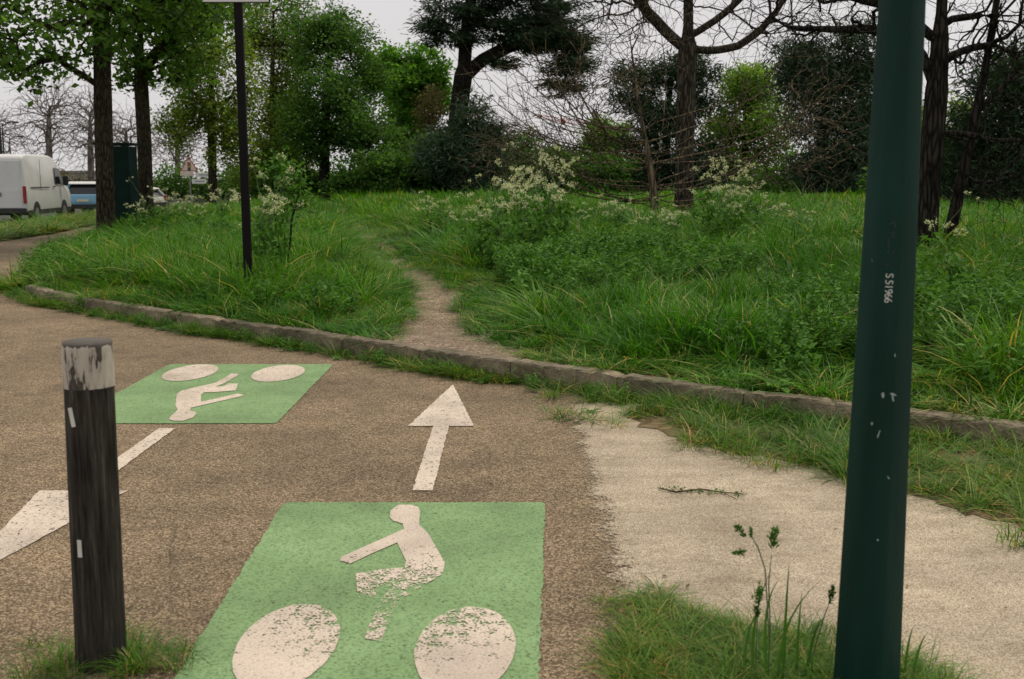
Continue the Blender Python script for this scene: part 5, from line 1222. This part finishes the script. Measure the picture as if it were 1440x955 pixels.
for px, py, wpx, hpx in ((289, 246, 27, 6), (281, 255, 21, 6.5)):
    q = P(px, py, d); k = d / F; hw, hh2 = wpx * k / 2, hpx * k / 2; xx, z_ = q.x - c.x, q.z + .03
    bd = MB().prism([(xx - hw, z_ - hh2), (xx + hw - .1, z_ - hh2), (xx + hw, z_), (xx + hw - .1, z_ + hh2), (xx - hw, z_ + hh2)], 'y', -.03, -.01).build('direction_board', M['sign_white'], ts)
    MB().box((xx, -.034, z_), (hw * 1.3, .006, .05)).build('lettering', M['galv'], bd)
    MB().box((xx / 2, 0.0, z_), (abs(xx), .04, .04)).build('arm', M['galv'], ts)

# street lamps beyond the van
def street_lamp(px, d, top_py, arm, label, r=.09):
    x = P(px, 250, d).x; zt = P(px, top_py, d).z; e = empty('street_lamp', (x, d, -.05)); tag(e, label, 'street lamp')
    MB().tube([(0, 0, 0), (0, 0, zt * .5), (0, 0, zt)], [r * 1.2, r, r * .7], 10).build('pole', M['plastic'], e)
    MB().tube([(0, 0, zt - .3), (arm * .5, 0, zt + .05), (arm, 0, zt + .1)], .05, 8).build('arm', M['plastic'], e)
    MB().box((arm * 1.15, 0, zt + .05), (abs(arm) * .5, .25, .14), bevel=.04).build('lamp_head', M['plastic'], e)
street_lamp(3, 62, 60, -1.2, 'thick dark street lamp pole rising directly behind the van', .11); street_lamp(8, 92, 172, 1.0, 'street lamp with a short raised arm behind the van', .07); street_lamp(17, 105, 192, 1.0, 'smaller street lamp with a short arm left of the pale bare tree', .07)

# low pale building far beyond the street and a crane on the skyline
M['render_pale'] = simple('pale_render', (.5, .5, .5), .7, var=.1)
a, b2 = P(70, 250, 125), P(150, 250, 125); zt = P(100, 243, 125).z
bd = empty('far_building', ((a.x + b2.x) / 2, 126, -.06)); tag(bd, 'low pale building far beyond the blue car', 'building'); w = b2.x - a.x
MB().box((0, 3, zt / 2), (w, 6, zt)).build('wall', M['render_pale'], bd); MB().box((0, 3, zt + .15), (w + .5, 6.5, .3)).build('roof', M['galv'], bd)
for k in range(6): MB().box((-w / 2 + w * (k + .5) / 6, -.02, zt * .5), (w / 9, .06, zt * .35)).build('window', M['glass'], bd)
d = 320.0; M['crane_red'] = simple('crane_red', (.62, .10, .09), .5); M['crane_pale'] = simple('crane_pale', (.75, .52, .52), .6)
j0, j1, cw = P(752, 165, d), P(872, 184, d), P(792, 171, d); mz = P(842, 181, d)
cr = empty('tower_crane', (mz.x, d, -.06)); tag(cr, 'distant red and white tower crane above the shrubs', 'crane')
mbj = MB()
L0, L1 = Vector((j0.x - mz.x, 0, j0.z)), Vector((j1.x - mz.x, 0, j1.z))
for off_ in ((0, -.5, 0), (0, .5, 0), (0, 0, 1.1)): mbj.tube([L0 + Vector(off_), L1 + Vector(off_)], .13, 4)
for k in range(28):
    t0, t1 = k / 28, (k + 1) / 28; mbj.tube([L0.lerp(L1, t0) + Vector((0, -.5, 0)), L0.lerp(L1, (t0 + t1) / 2) + Vector((0, 0, 1.1))], .08, 4); mbj.tube([L0.lerp(L1, (t0 + t1) / 2) + Vector((0, 0, 1.1)), L0.lerp(L1, t1) + Vector((0, .5, 0))], .08, 4)
o = mbj.build('jib', M['crane_pale'], cr); o['kind'] = 'stuff'
mbm = MB()
for sx in (-.8, .8):
    for sy in (-.8, .8): mbm.tube([(sx, sy, 0), (sx, sy, mz.z + 2)], .12, 4)
for k in range(14):
    z0, z1 = mz.z * k / 14, mz.z * (k + 1) / 14; mbm.tube([(-.8, -.8, z0), (.8, -.8, z1)], .08, 4); mbm.tube([(.8, .8, z0), (-.8, .8, z1)], .08, 4)
o = mbm.build('mast', M['crane_pale'], cr); o['kind'] = 'stuff'
MB().box((cw.x - mz.x, 0, cw.z), (1.2, 1.2, 1.3), bevel=.05).build('counterweight', M['crane_red'], cr); q = P(850, 182, d); MB().box((q.x - mz.x, -.9, q.z), (2.2, 1.2, 1.5), bevel=.08).build('cab', M['crane_red'], cr)
